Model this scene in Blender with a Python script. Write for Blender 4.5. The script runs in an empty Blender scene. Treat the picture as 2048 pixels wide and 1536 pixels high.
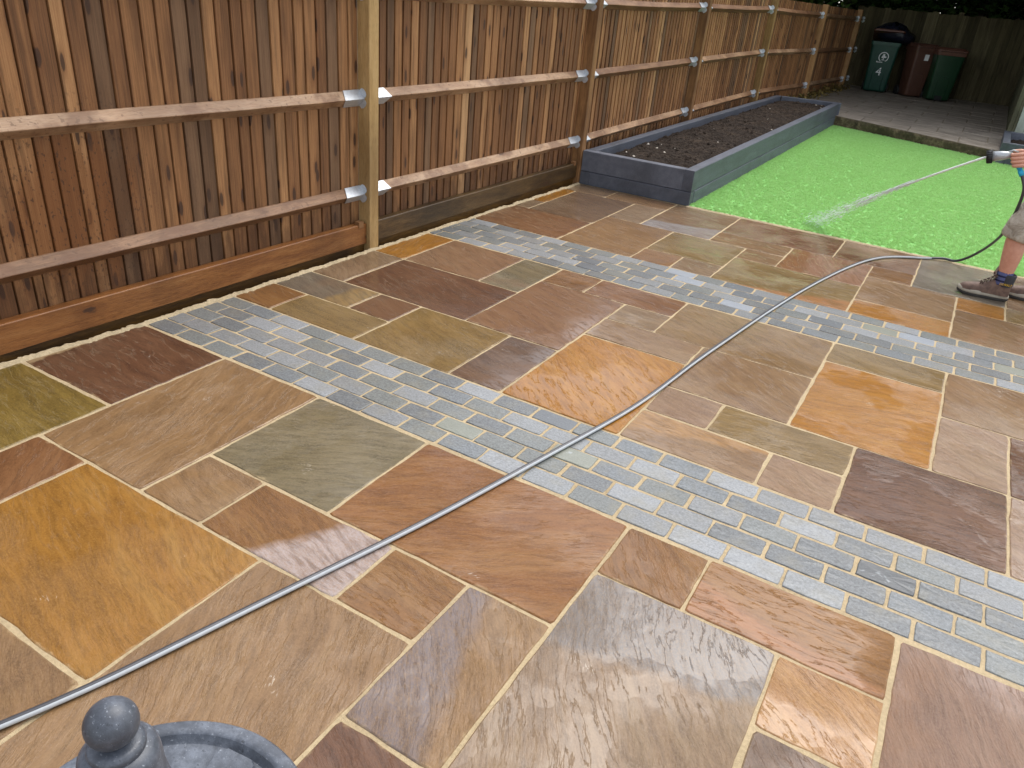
import bpy, math, random
from mathutils import Vector, Matrix, noise as mnoise
random.seed(7)
R_ = random.Random
C = bpy.context.scene.collection
D = bpy.data
SC = bpy.context.scene

# ------------------------------------------------------------------ camera
cam_d = D.cameras.new('camera'); cam = D.objects.new('camera', cam_d); C.objects.link(cam)
RM = ((0.85433638, 0.51294073, 0.08367293), (0.3024099, -0.35969305, -0.88270559), (-0.42267908, 0.77943102, -0.46241721))
right, down, fwd = (Vector(r) for r in RM)
M = Matrix.Identity(4)
for i in range(3):
    M[i][0] = right[i]; M[i][1] = -down[i]; M[i][2] = -fwd[i]
M[2][3] = 1.70
cam.matrix_world = M
cam_d.sensor_width = 36; cam_d.lens = 36 * 1511.66 / 2048
cam_d.clip_start = 0.02; cam_d.clip_end = 500
SC.camera = cam
# ------------------------------------------------------------------ sky, sun, exposure
SUN_EL, SUN_AZ = math.radians(61), math.radians(10)     # azimuth clockwise from +Y
w = D.worlds.new('World'); SC.world = w; w.use_nodes = True
nt = w.node_tree; nt.nodes.clear()
sky = nt.nodes.new('ShaderNodeTexSky'); sky.sky_type = 'NISHITA'; sky.sun_disc = False
sky.sun_elevation = SUN_EL; sky.sun_rotation = SUN_AZ
sky.air_density = 1.0; sky.dust_density = 2.0; sky.ozone_density = 1.0
hs = nt.nodes.new('ShaderNodeHueSaturation'); hs.inputs['Saturation'].default_value = 0.30
bg = nt.nodes.new('ShaderNodeBackground'); bg.inputs['Strength'].default_value = 0.15
wo = nt.nodes.new('ShaderNodeOutputWorld')
nt.links.new(sky.outputs[0], hs.inputs['Color']); nt.links.new(hs.outputs[0], bg.inputs[0]); nt.links.new(bg.outputs[0], wo.inputs[0])
sd = D.lights.new('sun', 'SUN'); sd.energy = 0.80; sd.angle = math.radians(46); sd.color = (1, 0.96, 0.9)
so = D.objects.new('sun', sd); C.objects.link(so)
sv = Vector((math.sin(SUN_AZ) * math.cos(SUN_EL), math.cos(SUN_AZ) * math.cos(SUN_EL), math.sin(SUN_EL)))
so.rotation_euler = sv.to_track_quat('Z', 'Y').to_euler(); so.location = sv * 30
SC.view_settings.view_transform = 'Standard'; SC.view_settings.look = 'None'
SC.view_settings.gamma = 1; SC.view_settings.use_curve_mapping = False
SC.view_settings.exposure = 1.2
SC.cycles.max_bounces = 6; SC.cycles.transparent_max_bounces = 6

# ------------------------------------------------------------------ helpers
def lin(c):
    c = c / 255.0
    return c / 12.92 if c <= 0.04045 else ((c + 0.055) / 1.055) ** 2.4
def S(r, g, b, k=1.0): return (lin(r) * k, lin(g) * k, lin(b) * k, 1)

class NG:
    """small node-graph helper"""
    def __init__(s, name):
        s.m = D.materials.new(name); s.m.use_nodes = True
        s.t = s.m.node_tree; s.t.nodes.clear()
        s.out = s.t.nodes.new('ShaderNodeOutputMaterial')
    def n(s, typ, **kw):
        nd = s.t.nodes.new('ShaderNode' + typ)
        for k, v in kw.items():
            if k == 'ins':
                for kk, vv in v.items(): s.set(nd, kk, vv)
            else: setattr(nd, k, v)
        return nd
    def set(s, nd, k, v):
        sock = nd.inputs[k]
        if isinstance(v, bpy.types.NodeSocket): s.t.links.new(v, sock)
        else: sock.default_value = v
    def math(s, op, a, b=0.0, c=0.0, clamp=False):
        nd = s.n('Math', operation=op, use_clamp=clamp)
        s.set(nd, 0, a); s.set(nd, 1, b); s.set(nd, 2, c)
        return nd.outputs[0]
    def vmath(s, op, a, b=(0, 0, 0)):
        nd = s.n('VectorMath', operation=op); s.set(nd, 0, a)
        if op == 'SCALE': s.set(nd, 'Scale', b)
        else: s.set(nd, 1, b)
        return nd.outputs[0]
    def noise(s, vec, scale, detail=4, rough=.55, dist=0.0, col=False):
        nd = s.n('TexNoise', ins={'Vector': vec, 'Scale': scale, 'Detail': detail, 'Roughness': rough, 'Distortion': dist})
        return nd.outputs['Color' if col else 'Fac']
    def ramp(s, fac, stops, interp='LINEAR'):
        nd = s.n('ValToRGB'); s.set(nd, 0, fac); r = nd.color_ramp; r.interpolation = interp
        while len(r.elements) < len(stops): r.elements.new(0.5)
        for e, (p, c) in zip(r.elements, stops):
            e.position = p; e.color = c if len(c) == 4 else (*c, 1)
        return nd.outputs[0]
    def mapr(s, v, a, b, c=0.0, d=1.0, smooth=False):
        nd = s.n('MapRange', clamp=True)
        if smooth: nd.interpolation_type = 'SMOOTHSTEP'
        for i, x in enumerate((v, a, b, c, d)): s.set(nd, i, x)
        return nd.outputs[0]
    def mix(s, f, a, b, mode='MIX'):
        nd = s.n('Mix', data_type='RGBA', blend_type=mode)
        s.set(nd, 0, f); s.set(nd, 6, a); s.set(nd, 7, b)
        return nd.outputs[2]
    def mapping(s, vec, loc=(0, 0, 0), rot=(0, 0, 0), scale=(1, 1, 1)):
        return s.n('Mapping', ins={'Vector': vec, 'Location': loc, 'Rotation': rot, 'Scale': scale}).outputs[0]
    def obj(s): return s.n('TexCoord').outputs['Object']
    def pos(s): return s.n('NewGeometry').outputs['Position']
    def orand(s): return s.n('ObjectInfo').outputs['Random']
    def bump(s, h, strength=.5, dist=.01, normal=None):
        nd = s.n('Bump', ins={'Height': h, 'Strength': strength, 'Distance': dist})
        if normal is not None: s.set(nd, 'Normal', normal)
        return nd.outputs[0]
    def bsdf(s, **kw):
        nd = s.n('BsdfPrincipled')
        for k, v in kw.items(): s.set(nd, k.replace('_', ' '), v)
        s.t.links.new(nd.outputs[0], s.out.inputs[0])
        return s.m

def rnd_coords(g, spread=37.0, vec=None):
    """object coordinates shifted per object, so copies of one mesh do not repeat"""
    r = g.orand()
    cx = g.n('CombineXYZ', ins={0: g.math('MULTIPLY', r, spread), 1: g.math('MULTIPLY', r, spread * 1.7), 2: g.math('MULTIPLY', r, spread * 2.3)}).outputs[0]
    return g.vmath('ADD', vec if vec is not None else g.obj(), cx)

class MB:
    """collects polygons of one mesh"""
    def __init__(s): s.v = []; s.f = []; s.mi = []; s.sm = []
    def add(s, vs, fs, mi=0, smooth=False):
        o = len(s.v); s.v += [tuple(v) for v in vs]
        for f in fs: s.f.append([o + i for i in f]); s.mi.append(mi); s.sm.append(smooth)
        return o
    def box(s, x0, x1, y0, y1, z0, z1, mi=0, bev=0.0):
        if bev <= 0:
            vs = [(x, y, z) for z in (z0, z1) for y in (y0, y1) for x in (x0, x1)]
            s.add(vs, [(0, 2, 3, 1), (4, 5, 7, 6), (0, 1, 5, 4), (2, 6, 7, 3), (0, 4, 6, 2), (1, 3, 7, 5)], mi); return
        b = bev; P = []
        idx = {}
        for ix, x in enumerate((x0, x1)):
            for iy, y in enumerate((y0, y1)):
                for iz, z in enumerate((z0, z1)):
                    sx, sy, sz = (1 if ix == 0 else -1), (1 if iy == 0 else -1), (1 if iz == 0 else -1)
                    for ax in range(3):
                        p = [x + (0 if ax == 0 else sx * b), y + (0 if ax == 1 else sy * b), z + (0 if ax == 2 else sz * b)]
                        idx[(ix, iy, iz, ax)] = len(P); P.append(p)
        F = []
        def q(*k): F.append([idx[i] for i in k])
        for sgn in (0, 1):
            q((sgn, 0, 0, 0), (sgn, 1, 0, 0), (sgn, 1, 1, 0), (sgn, 0, 1, 0)) if sgn else q((sgn, 0, 0, 0), (sgn, 0, 1, 0), (sgn, 1, 1, 0), (sgn, 1, 0, 0))
            q((0, sgn, 0, 1), (0, sgn, 1, 1), (1, sgn, 1, 1), (1, sgn, 0, 1)) if sgn else q((0, sgn, 0, 1), (1, sgn, 0, 1), (1, sgn, 1, 1), (0, sgn, 1, 1))
            q((0, 0, sgn, 2), (1, 0, sgn, 2), (1, 1, sgn, 2), (0, 1, sgn, 2)) if sgn else q((0, 0, sgn, 2), (0, 1, sgn, 2), (1, 1, sgn, 2), (1, 0, sgn, 2))
        for a in (0, 1):
            for c in (0, 1):
                q((a, c, 0, 0), (a, c, 1, 0), (a, c, 1, 1), (a, c, 0, 1))
                q((a, 0, c, 0), (a, 1, c, 0), (a, 1, c, 2), (a, 0, c, 2))
                q((0, a, c, 1), (1, a, c, 1), (1, a, c, 2), (0, a, c, 2))
                for e in (0, 1): q((a, c, e, 0), (a, c, e, 1), (a, c, e, 2))
        s.add(P, F, mi)
    def lathe(s, prof, n=32, c=(0, 0, 0), mi=0, smooth=True):
        vs = [(c[0] + r * math.cos(2 * math.pi * k / n), c[1] + r * math.sin(2 * math.pi * k / n), c[2] + z) for r, z in prof for k in range(n)]
        fs = [(i * n + k, i * n + (k + 1) % n, (i + 1) * n + (k + 1) % n, (i + 1) * n + k) for i in range(len(prof) - 1) for k in range(n)]
        s.add(vs, fs, mi, smooth)
    def tube(s, pts, rad, n=8, mi=0, cap=True, smooth=True, mif=None):
        pts = [Vector(p) for p in pts]; rings = []
        up = Vector((0, 0, 1)); prev = None
        for i, p in enumerate(pts):
            t = (pts[min(i + 1, len(pts) - 1)] - pts[max(i - 1, 0)]).normalized()
            if prev is None:
                a = t.cross(up if abs(t.z) < .95 else Vector((1, 0, 0))).normalized()
            else:
                a = (prev - t * prev.dot(t)).normalized()
            prev = a; b = t.cross(a)
            r = rad[i] if isinstance(rad, (list, tuple)) else rad
            rings.append([p + (a * math.cos(2 * math.pi * k / n) + b * math.sin(2 * math.pi * k / n)) * r for k in range(n)])
        vs = [v for rg in rings for v in rg]
        o = len(s.v); s.v += [tuple(v) for v in vs]
        for i in range(len(pts) - 1):
            for k in range(n):
                s.f.append([o + i * n + k, o + i * n + (k + 1) % n, o + (i + 1) * n + (k + 1) % n, o + (i + 1) * n + k])
                s.mi.append(mif(i, k) if mif else mi); s.sm.append(smooth)
        if cap:
            s.f.append([o + k for k in range(n)][::-1]); s.mi.append(mi); s.sm.append(False)
            s.f.append([o + (len(pts) - 1) * n + k for k in range(n)]); s.mi.append(mi); s.sm.append(False)
    def prism(s, poly, axis, a0, a1, mi=0):
        """poly: list of 2-D points in the two other axes (cyclic order)"""
        n = len(poly)
        def pt(p, a):
            return (a, p[0], p[1]) if axis == 0 else (p[0], a, p[1]) if axis == 1 else (p[0], p[1], a)
        vs = [pt(p, a0) for p in poly] + [pt(p, a1) for p in poly]
        fs = [list(range(n))[::-1], list(range(n, 2 * n))] + [[i, (i + 1) % n, n + (i + 1) % n, n + i] for i in range(n)]
        s.add(vs, fs, mi)
    def mesh(s, name, mats):
        me = D.meshes.new(name); me.from_pydata(s.v, [], s.f)
        for m in (mats if isinstance(mats, (list, tuple)) else [mats]): me.materials.append(m)
        me.polygons.foreach_set('material_index', s.mi); me.polygons.foreach_set('use_smooth', s.sm)
        me.update()
        return me
    def build(s, name, mats, parent=None, loc=None, fixn=True):
        me = s.mesh(name, mats)
        if fixn:
            import bmesh
            bm = bmesh.new(); bm.from_mesh(me); bmesh.ops.recalc_face_normals(bm, faces=bm.faces); bm.to_mesh(me); bm.free()
        return obj(name, me, parent, loc)
def obj(name, me, parent=None, loc=None, rotz=None, scale=None):
    o = D.objects.new(name, me); C.objects.link(o)
    if parent is not None: o.parent = parent
    if loc is not None: o.location = loc
    if rotz is not None: o.rotation_euler = (0, 0, rotz)
    if scale is not None: o.scale = scale
    return o
def thing(name, label, cat, loc=(0, 0, 0), group=None, rotz=0):
    o = obj(name, None, None, loc, rotz); tag(o, label, cat, group); return o
def tag(o, label, cat, group=None):
    o['label'] = label; o['category'] = cat
    if group: o['group'] = group
    return o
def structure(o, label, cat): o['kind'] = 'structure'; return tag(o, label, cat)
def stuff(o, label=None, cat=None):
    o['kind'] = 'stuff'
    if label: tag(o, label, cat)
    return o
def skin_obj(name, joints, edges, mats, parent=None, sub=2, root=0):
    """joints: list of ((x,y,z), radius or (rx,ry))"""
    me = D.meshes.new(name); me.from_pydata([j[0] for j in joints], edges, []); me.update()
    o = D.objects.new(name, me); C.objects.link(o)
    me.materials.append(mats)
    md = o.modifiers.new('skin', 'SKIN'); md.use_smooth_shade = True
    sk = me.skin_vertices[0].data
    for i, j in enumerate(joints):
        r = j[1]; sk[i].radius = r if isinstance(r, tuple) else (r, r)
        sk[i].use_root = (i == root)
    ms = o.modifiers.new('sub', 'SUBSURF'); ms.levels = sub; ms.render_levels = sub
    dg = bpy.context.evaluated_depsgraph_get(); dg.update()
    m2 = D.meshes.new_from_object(o.evaluated_get(dg))
    o.modifiers.clear(); o.data = m2
    if parent is not None: o.parent = parent
    return o
def text_mesh(txt, size, mat, name='lettering', extrude=.0015):
    cu = D.curves.new('t', 'FONT'); cu.body = txt; cu.size = size; cu.extrude = extrude
    cu.align_x = 'CENTER'; cu.align_y = 'CENTER'; cu.resolution_u = 3
    o = D.objects.new('t', cu); C.objects.link(o)
    dg = bpy.context.evaluated_depsgraph_get(); dg.update()
    me = D.meshes.new_from_object(o.evaluated_get(dg)); me.name = name
    D.objects.remove(o); me.materials.clear(); me.materials.append(mat)
    return me
def lerp(a, b, t): return a + (b - a) * t
def fbm(x, y, z=0.0, o=4):
    return mnoise.fractal(Vector((x, y, z)), 1.0, 2.0, o)

# ------------------------------------------------------------------ materials
def mat_slab(i, ca, cb, cc, ang, relief, wet, split=None, half=(.3, .3)):
    """riven wet sandstone; ca/cb/cc linear colours, ang grain direction, split = colour change across the stone"""
    g = NG('sandstone')
    rr = R_(100 + i)
    v0 = g.mapping(g.obj(), loc=(rr.uniform(-50, 50), rr.uniform(-50, 50), rr.uniform(-50, 50)))
    vr = g.mapping(v0, rot=(0, 0, ang))
    warp = g.noise(vr, 1.7, 3, .5, col=True)
    vw = g.vmath('ADD', vr, g.vmath('SCALE', g.vmath('SUBTRACT', warp, (.5, .5, .5)), .16))
    vs = g.mapping(vw, scale=(1, 5.5, 1))
    n1 = g.noise(vs, 2.2, 8, .62)
    n2 = g.noise(vs, 9.0, 6, .6)
    n3 = g.noise(v0, 150, 3, .6)
    lo = g.noise(vw, 1.3, 2, .5)
    c = g.ramp(g.math('ADD', g.math('MULTIPLY', n1, .62), g.math('MULTIPLY', lo, .38)), [(.36, ca), (.5, cb), (.64, cc)])
    if split:
        dx, dy, off, col2 = split
        nx = g.n('SeparateXYZ', ins={0: g.obj()}).outputs
        d = g.math('ADD', g.math('MULTIPLY', nx[0], dx), g.math('MULTIPLY', nx[1], dy))
        d = g.math('ADD', d, g.math('MULTIPLY', g.math('SUBTRACT', g.noise(v0, 3.0, 6, .65), .5), .16))
        f = g.mapr(d, off - .02, off + .02)
        c = g.mix(g.math('MULTIPLY', f, .88), c, col2)
    c = g.mix(g.mapr(n2, .44, .64, .0, .55), c, (ca[0] * .62, ca[1] * .6, ca[2] * .6, 1))
    c = g.mix(g.mapr(g.noise(g.mapping(vw, scale=(2, 7, 1)), 26, 5, .65), .52, .68, .0, .45), c, (cc[0] * 1.15, cc[1] * 1.12, cc[2] * 1.1, 1))
    c = g.mix(g.mapr(n3, .35, .7, .0, .34), c, (cc[0] * 1.25, cc[1] * 1.22, cc[2] * 1.2, 1))
    rust = g.mapr(g.noise(g.mapping(v0, loc=(3, 7, 1)), 1.6, 5, .6), .50, .66, 0, (rr.uniform(.15, .6) if ca[0] < 3.2 * ca[2] else .12), True)
    c = g.mix(rust, c, rr.choice([S(150, 98, 42, .7), S(140, 104, 62, .7), S(112, 92, 70, .7), S(128, 86, 52, .7)]))
    # jointing sand smeared over the stone's margins
    so_ = g.n('SeparateXYZ', ins={0: g.obj()}).outputs
    ed = g.math('MINIMUM', g.math('SUBTRACT', half[0], g.math('ABSOLUTE', so_[0])), g.math('SUBTRACT', half[1], g.math('ABSOLUTE', so_[1])))
    sm = g.math('ADD', ed, g.math('MULTIPLY', g.math('SUBTRACT', g.noise(v0, 13, 5, .7), .5), .07))
    c = g.mix(g.mapr(sm, .006, -.012, 0, .5, True), c, S(186, 162, 122))
    c = g.mix(g.math('MULTIPLY', g.mapr(g.noise(v0, 5.5, 3, .6),   .69, .74), g.mapr(g.noise(g.mapping(vw, scale=(2, 8, 1)), 24, 3, .6), .56, .62, 0, .6)), c, S(214, 204, 186))
    # relief: thin split layers that step up and down, plus fine grit
    t = g.math('MULTIPLY', g.noise(g.mapping(vw, scale=(1, 5.2, 1)), 2.2, 8, .62), 6.0 + 4 * relief)
    fl = g.math('FLOOR', t); fr = g.math('SUBTRACT', t, fl)
    step = g.math('ADD', fl, g.mapr(fr, .80, 1.0, 0, 1, True))
    msk = g.mapr(g.noise(v0, 1.6, 4, .55), .47, .60, .04, 1.0)
    rip = g.math('MULTIPLY', g.noise(g.mapping(vw, scale=(1.2, 5.0, 1)), 24, 6, .68), msk)
    h = g.math('ADD', g.math('MULTIPLY', step, .24 * msk_k(relief)), g.math('ADD', g.math('MULTIPLY', rip, 1.7 * relief), g.math('MULTIPLY', n3, .10)))
    b1 = g.bump(h, .5, .008)
    hc = g.math('ADD', g.math('MULTIPLY', step, .22 * msk_k(relief)), g.math('ADD', g.math('MULTIPLY', rip, 1.6 * relief), g.math('MULTIPLY', g.noise(v0, 4, 2, .5), .16)))
    b2 = g.bump(hc, 1.0, .012)
    cr = g.mapr(g.noise(v0, 2.3, 4, .55), .40, .66, .03, .07 + .30 * (1 - wet))
    return g.bsdf(Base_Color=c, Roughness=.5, Normal=b1, Coat_Weight=1.0, Coat_Roughness=cr, Coat_IOR=1.36 + (.09 if wet >= .99 else 0), Coat_Normal=b2, Specular_IOR_Level=.12)
def msk_k(r): return .35 + .65 * r

def mat_sett():
    g = NG('granite_sett'); v = rnd_coords(g)
    r = g.orand()
    base = g.ramp(r, [(0, S(92, 93, 91)), (.2, S(120, 120, 118)), (.38, S(102, 105, 105)), (.5, S(130, 131, 130)), (.62, S(102, 103, 96)), (.78, S(140, 141, 141)), (.9, S(106, 108, 103)), (1, S(120, 121, 119))], 'CONSTANT')
    f = g.noise(v, 105, 5, .8)
    c = g.mix(g.mapr(f, .35, .66), g.mix(.42, base, (.03, .035, .04, 1)), g.mix(.22, base, (.62, .66, .70, 1)))
    c = g.mix(.85, base, c)
    c = g.mix(g.mapr(g.noise(v, 9, 4, .6), .5, .75, 0, .4), c, S(132, 126, 108))
    h = g.math('ADD', g.math('MULTIPLY', g.noise(g.mapping(v, scale=(1, 2, 1)), 38, 5, .65), .8), g.math('MULTIPLY', f, .18))
    return g.bsdf(Base_Color=c, Roughness=.42, Normal=g.bump(h, .6, .006), Coat_Weight=.6, Coat_Roughness=.15, Coat_IOR=1.33, Specular_IOR_Level=.2)
def mat_sett_flat(name, col, col2):
    g = NG(name); v = rnd_coords(g)
    c = g.mix(g.mapr(g.noise(v, 160, 3, .7), .3, .7), col, col2)
    c = g.mix(g.mapr(g.noise(v, 24, 4, .6), .62, .70, 0, .5), c, (.45, .48, .5, 1))
    h = g.noise(g.mapping(v, scale=(1, 2, 1)), 38, 5, .65)
    return g.bsdf(Base_Color=c, Roughness=.42, Normal=g.bump(h, .5, .005), Coat_Weight=.5, Coat_Roughness=.15, Coat_IOR=1.35)
def mat_mortar(name, a, b):
    g = NG(name); v = g.pos()
    n = g.noise(v, 90, 5, .7); m = g.noise(v, 4, 3, .5)
    c = g.ramp(g.math('ADD', g.math('MULTIPLY', n, .6), g.math('MULTIPLY', m, .4)), [(.3, a), (.7, b)])
    return g.bsdf(Base_Color=c, Roughness=.85, Normal=g.bump(g.math('ADD', n, g.noise(v, 420, 2, .6)), .8, .004))

def mat_wood(name, stops, ksc=None, grain=1.0, axis='Z', stain=None, knots=True, rough=.62, wetband=False, spec=.35, patches=False):
    """sawn softwood; grain runs along one local axis, tone differs per piece"""
    g = NG(name); v = rnd_coords(g)
    sc = {'Z': (9, 9, .55), 'Y': (9, .55, 9), 'X': (.55, 9, 9)}[axis]
    vs = g.mapping(v, scale=sc)
    wv = g.vmath('ADD', vs, g.vmath('SCALE', g.noise(g.mapping(v, scale=tuple(1.0 if s > 1 else .5 for s in sc)), 3.0, 2, .5, col=True), 1.6))
    n1 = g.noise(wv, 2.0, 5, .6); n2 = g.noise(vs, 15, 5, .7)
    tone = g.math('ADD', g.math('MULTIPLY', g.math('SUBTRACT', g.orand(), .5), .30), g.math('ADD', g.math('MULTIPLY', n1, .62), g.math('MULTIPLY', n2, .38)))
    c = g.ramp(tone, stops)
    lowf = g.noise(v, 2.2, 3, .5)
    c = g.mix(g.mapr(lowf, .46, .66, 0, .5), c, (stops[0][1][0] * .8, stops[0][1][1] * .75, stops[0][1][2] * .7, 1))
    c = g.mix(g.mapr(g.noise(vs, 40, 3, .6), .52, .70, 0, .5), c, (stops[0][1][0] * .55, stops[0][1][1] * .5, stops[0][1][2] * .5, 1))
    if knots:
        ks = ksc or {'Z': (7.0, 7.0, 2.6), 'Y': (7.0, 2.6, 7.0), 'X': (2.6, 7.0, 7.0)}[axis]
        kv = g.mapping(v, scale=ks)
        if ksc:
            kx = g.n('SeparateXYZ', ins={0: kv}).outputs; kv = g.n('CombineXYZ', ins={0: kx[1], 1: kx[2]}).outputs[0]
        vo = g.n('TexVoronoi', feature='F1', voronoi_dimensions='2D' if ksc else '3D', ins={'Vector': kv, 'Scale': 1.0, 'Randomness': 1.0})
        d = vo.outputs['Distance']
        keep = g.math('GREATER_THAN', g.n('SeparateXYZ', ins={0: vo.outputs['Color']}).outputs[0], .45)
        kd = g.math('ADD', d, g.math('MULTIPLY', g.math('SUBTRACT', g.noise(v, 5 if ksc else 30, 2, .5), .5), .07))
        halo = g.math('MULTIPLY', g.mapr(kd, .30, .10, 0, .45, True), keep)
        core = g.math('MULTIPLY', g.mapr(kd, .135, .095, 0, .85, True), keep)
        c = g.mix(halo, c, (stops[1][1][0] * .62, stops[1][1][1] * .5, stops[1][1][2] * .42, 1))
        c = g.mix(core, c, (.045, .022, .013, 1))
    if stain:                                   # rain and splash marks: wet, darker and redder wood
        p = g.pos(); sp = g.n('SeparateXYZ', ins={0: p}).outputs
        (y0, z0, ry, rz, col) = stain
        dy = g.math('DIVIDE', g.math('SUBTRACT', sp[1], y0), ry); dz = g.math('DIVIDE', g.math('SUBTRACT', sp[2], z0), rz)
        dd = g.math('SQRT', g.math('ADD', g.math('MULTIPLY', dy, dy), g.math('MULTIPLY', dz, dz)))
        e = g.math('ADD', dd, g.math('MULTIPLY', g.math('SUBTRACT', g.noise(g.mapping(p, scale=(1, 9, 1.6)), 1.6, 5, .65), .5), 1.5))
        c = g.mix(g.mapr(e, 1.15, .65, 0, .62, True), c, col)
        spk = g.math('MULTIPLY', g.mapr(g.noise(g.mapping(p, scale=(1, 1.5, 1)), 46, 2, .5), .60, .66), g.mapr(g.math('ADD', dd, g.math('MULTIPLY', g.noise(p, 3, 2, .5), .8)), 2.1, 1.3))
        c = g.mix(g.math('MULTIPLY', spk, .72), c, (.05, .022, .012, 1))
    if patches:                                 # still damp in places
        p = g.pos(); e = g.noise(g.mapping(p, scale=(1, 1, 1)), 2.3, 4, .6)
        c = g.mix(g.mapr(e, .50, .56, 0, .55), c, (stops[0][1][0] * .9, stops[0][1][1] * .75, stops[0][1][2] * .65, 1))
        c = g.mix(g.mapr(g.noise(p, 34, 3, .6), .60, .66, 0, .5), c, (stops[0][1][0] * .6, stops[0][1][1] * .5, stops[0][1][2] * .4, 1))
    if wetband:                                 # damp lower ends with ragged edge
        p = g.pos(); sp = g.n('SeparateXYZ', ins={0: p}).outputs
        e = g.math('ADD', sp[2], g.math('MULTIPLY', g.math('SUBTRACT', g.noise(g.mapping(p, scale=(1, 10, 3)), 1.5, 4, .6), .5), .7))
        c = g.mix(g.mapr(e, .38, .22, 0, .5, True), c, (stops[0][1][0] * .6, stops[0][1][1] * .52, stops[0][1][2] * .45, 1))
    h = g.math('ADD', g.math('MULTIPLY', n2, .7), g.math('MULTIPLY', n1, .6))
    return g.bsdf(Base_Color=c, Roughness=rough, Normal=g.bump(h, .45, .006), Specular_IOR_Level=spec)

def mat_plain(name, col, rough=.6, metal=0.0, noise_amt=.2, nscale=30, bump=.15, spec=.5, **kw):
    g = NG(name); v = rnd_coords(g)
    n = g.noise(v, nscale, 4, .6)
    dk = (col[0] * (1 - noise_amt), col[1] * (1 - noise_amt), col[2] * (1 - noise_amt), 1)
    lt = tuple(min(1, col[k] * (1 + noise_amt)) for k in range(3)) + (1,)
    c = g.ramp(n, [(.3, dk), (.7, lt)])
    return g.bsdf(Base_Color=c, Roughness=rough, Metallic=metal, Normal=g.bump(n, bump, .003), Specular_IOR_Level=spec, **kw)

WOOD = [(.22, S(80, 53, 32)), (.40, S(128, 87, 53)), (.56, S(156, 111, 70)), (.74, S(186, 141, 96))]
m_board = mat_wood('fence_board_wood', WOOD, ksc=(0, .80, 2.9), stain=(2.02, .60, .30, .36, S(112, 66, 28)), wetband=True)
m_board_dark = mat_wood('dark_board_wood', [(.22, S(78, 56, 38)), (.45, S(106, 78, 54)), (.62, S(126, 95, 68)), (.8, S(142, 112, 82))], ksc=(0, .80, 2.9), stain=(2.06, .62, .42, .40, S(84, 52, 26)), wetband=True)
m_board_pale = mat_wood('pale_board_wood', [(.22, S(134, 98, 64)), (.45, S(168, 126, 84)), (.62, S(188, 146, 102)), (.8, S(202, 164, 122))], ksc=(0, .80, 2.9), wetband=True)
m_rail = mat_wood('rail_wood', [(.25, S(104, 74, 50)), (.45, S(144, 108, 78)), (.6, S(170, 136, 104)), (.78, S(190, 160, 130))], axis='Y', rough=.45, patches=True)
m_post = mat_wood('post_wood', [(.25, S(112, 86, 50)), (.45, S(156, 124, 76)), (.6, S(180, 147, 96)), (.8, S(194, 164, 114))], knots=False)
m_post_red = mat_wood('reddish_post_wood', [(.25, S(104, 73, 45)), (.45, S(150, 110, 68)), (.6, S(174, 133, 86)), (.8, S(192, 156, 108))], knots=True)
m_gravel = mat_wood('gravel_board_wood', [(.25, S(70, 40, 20)), (.45, S(110, 67, 34)), (.6, S(136, 88, 46)), (.8, S(156, 110, 66))], axis='Y', rough=.42)
m_gravel_wet = mat_wood('damp_gravel_board_wood', [(.25, S(34, 25, 17)), (.45, S(58, 43, 27)), (.6, S(82, 62, 36)), (.8, S(108, 84, 52))], axis='Y', rough=.4)
m_gravel_low = mat_wood('mossy_board_wood', [(.25, S(52, 34, 14)), (.45, S(96, 66, 24)), (.6, S(132, 94, 38)), (.8, S(150, 112, 54))], axis='Y', rough=.5)
m_oldwood = mat_wood('weathered_board_wood', [(.22, S(44, 38, 28)), (.42, S(74, 68, 46)), (.58, S(100, 92, 66)), (.78, S(128, 118, 92))], rough=.8, spec=.2)
m_zinc = mat_plain('galvanised_steel', (.56, .59, .62, 1), .42, .55, .12, 60, .1)
m_sleeper = mat_wood('painted_sleeper', [(.2, S(68, 72, 80)), (.45, S(87, 91, 101)), (.6, S(97, 101, 111)), (.85, S(112, 116, 126))], axis='Y', knots=False, rough=.5)
m_soil = None
M_BED = mat_mortar('sandy_mortar', S(154, 134, 102), S(202, 181, 143))
M_FILLET = mat_mortar('pale_mortar', S(148, 130, 100), S(206, 186, 150))
M_CONC = mat_mortar('old_concrete', S(96, 86, 70), S(150, 138, 118))
m_sett = mat_sett()
m_sett_dark = mat_sett_flat('dark_granite', S(78, 82, 85), S(100, 104, 107))
m_sett_black = mat_sett_flat('near_black_granite', S(54, 57, 59), S(76, 79, 81))
m_sett_olive = mat_sett_flat('olive_granite', S(112, 114, 102), S(130, 132, 120))
m_sett_pale = mat_sett_flat('pale_granite', S(128, 133, 140), S(146, 151, 157))

# ------------------------------------------------------------------ fence line in plan: post front faces
POSTS = [(-3.51, -2.31), (-3.437, .84), (-3.363, 3.99), (-3.29, 7.10), (-3.27, 10.25), (-3.22, 13.40), (-3.04, 16.55), (-2.88, 19.70), (-2.855, 20.30)]
LIFT = [0, 0, 0, .02, .07, .125, .12, .12, .12]
def fence_x(y):
    for (xa, ya), (xb, yb) in zip(POSTS, POSTS[1:]):
        if y <= yb: return xa + (xb - xa) * (y - ya) / (yb - ya)
    return POSTS[-1][0]
GROUT = [(-3.0, -3.53), (1.5, -3.43), (2.18, -3.385), (2.66, -3.37), (3.92, -3.348), (4.67, -3.337), (6.99, -3.286), (7.3, -3.28)]
def grout_x(y):
    for (ya, xa), (yb, xb) in zip(GROUT, GROUT[1:]):
        if y <= yb: return xa + (xb - xa) * (y - ya) / (yb - ya)
    return GROUT[-1][1]
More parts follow.
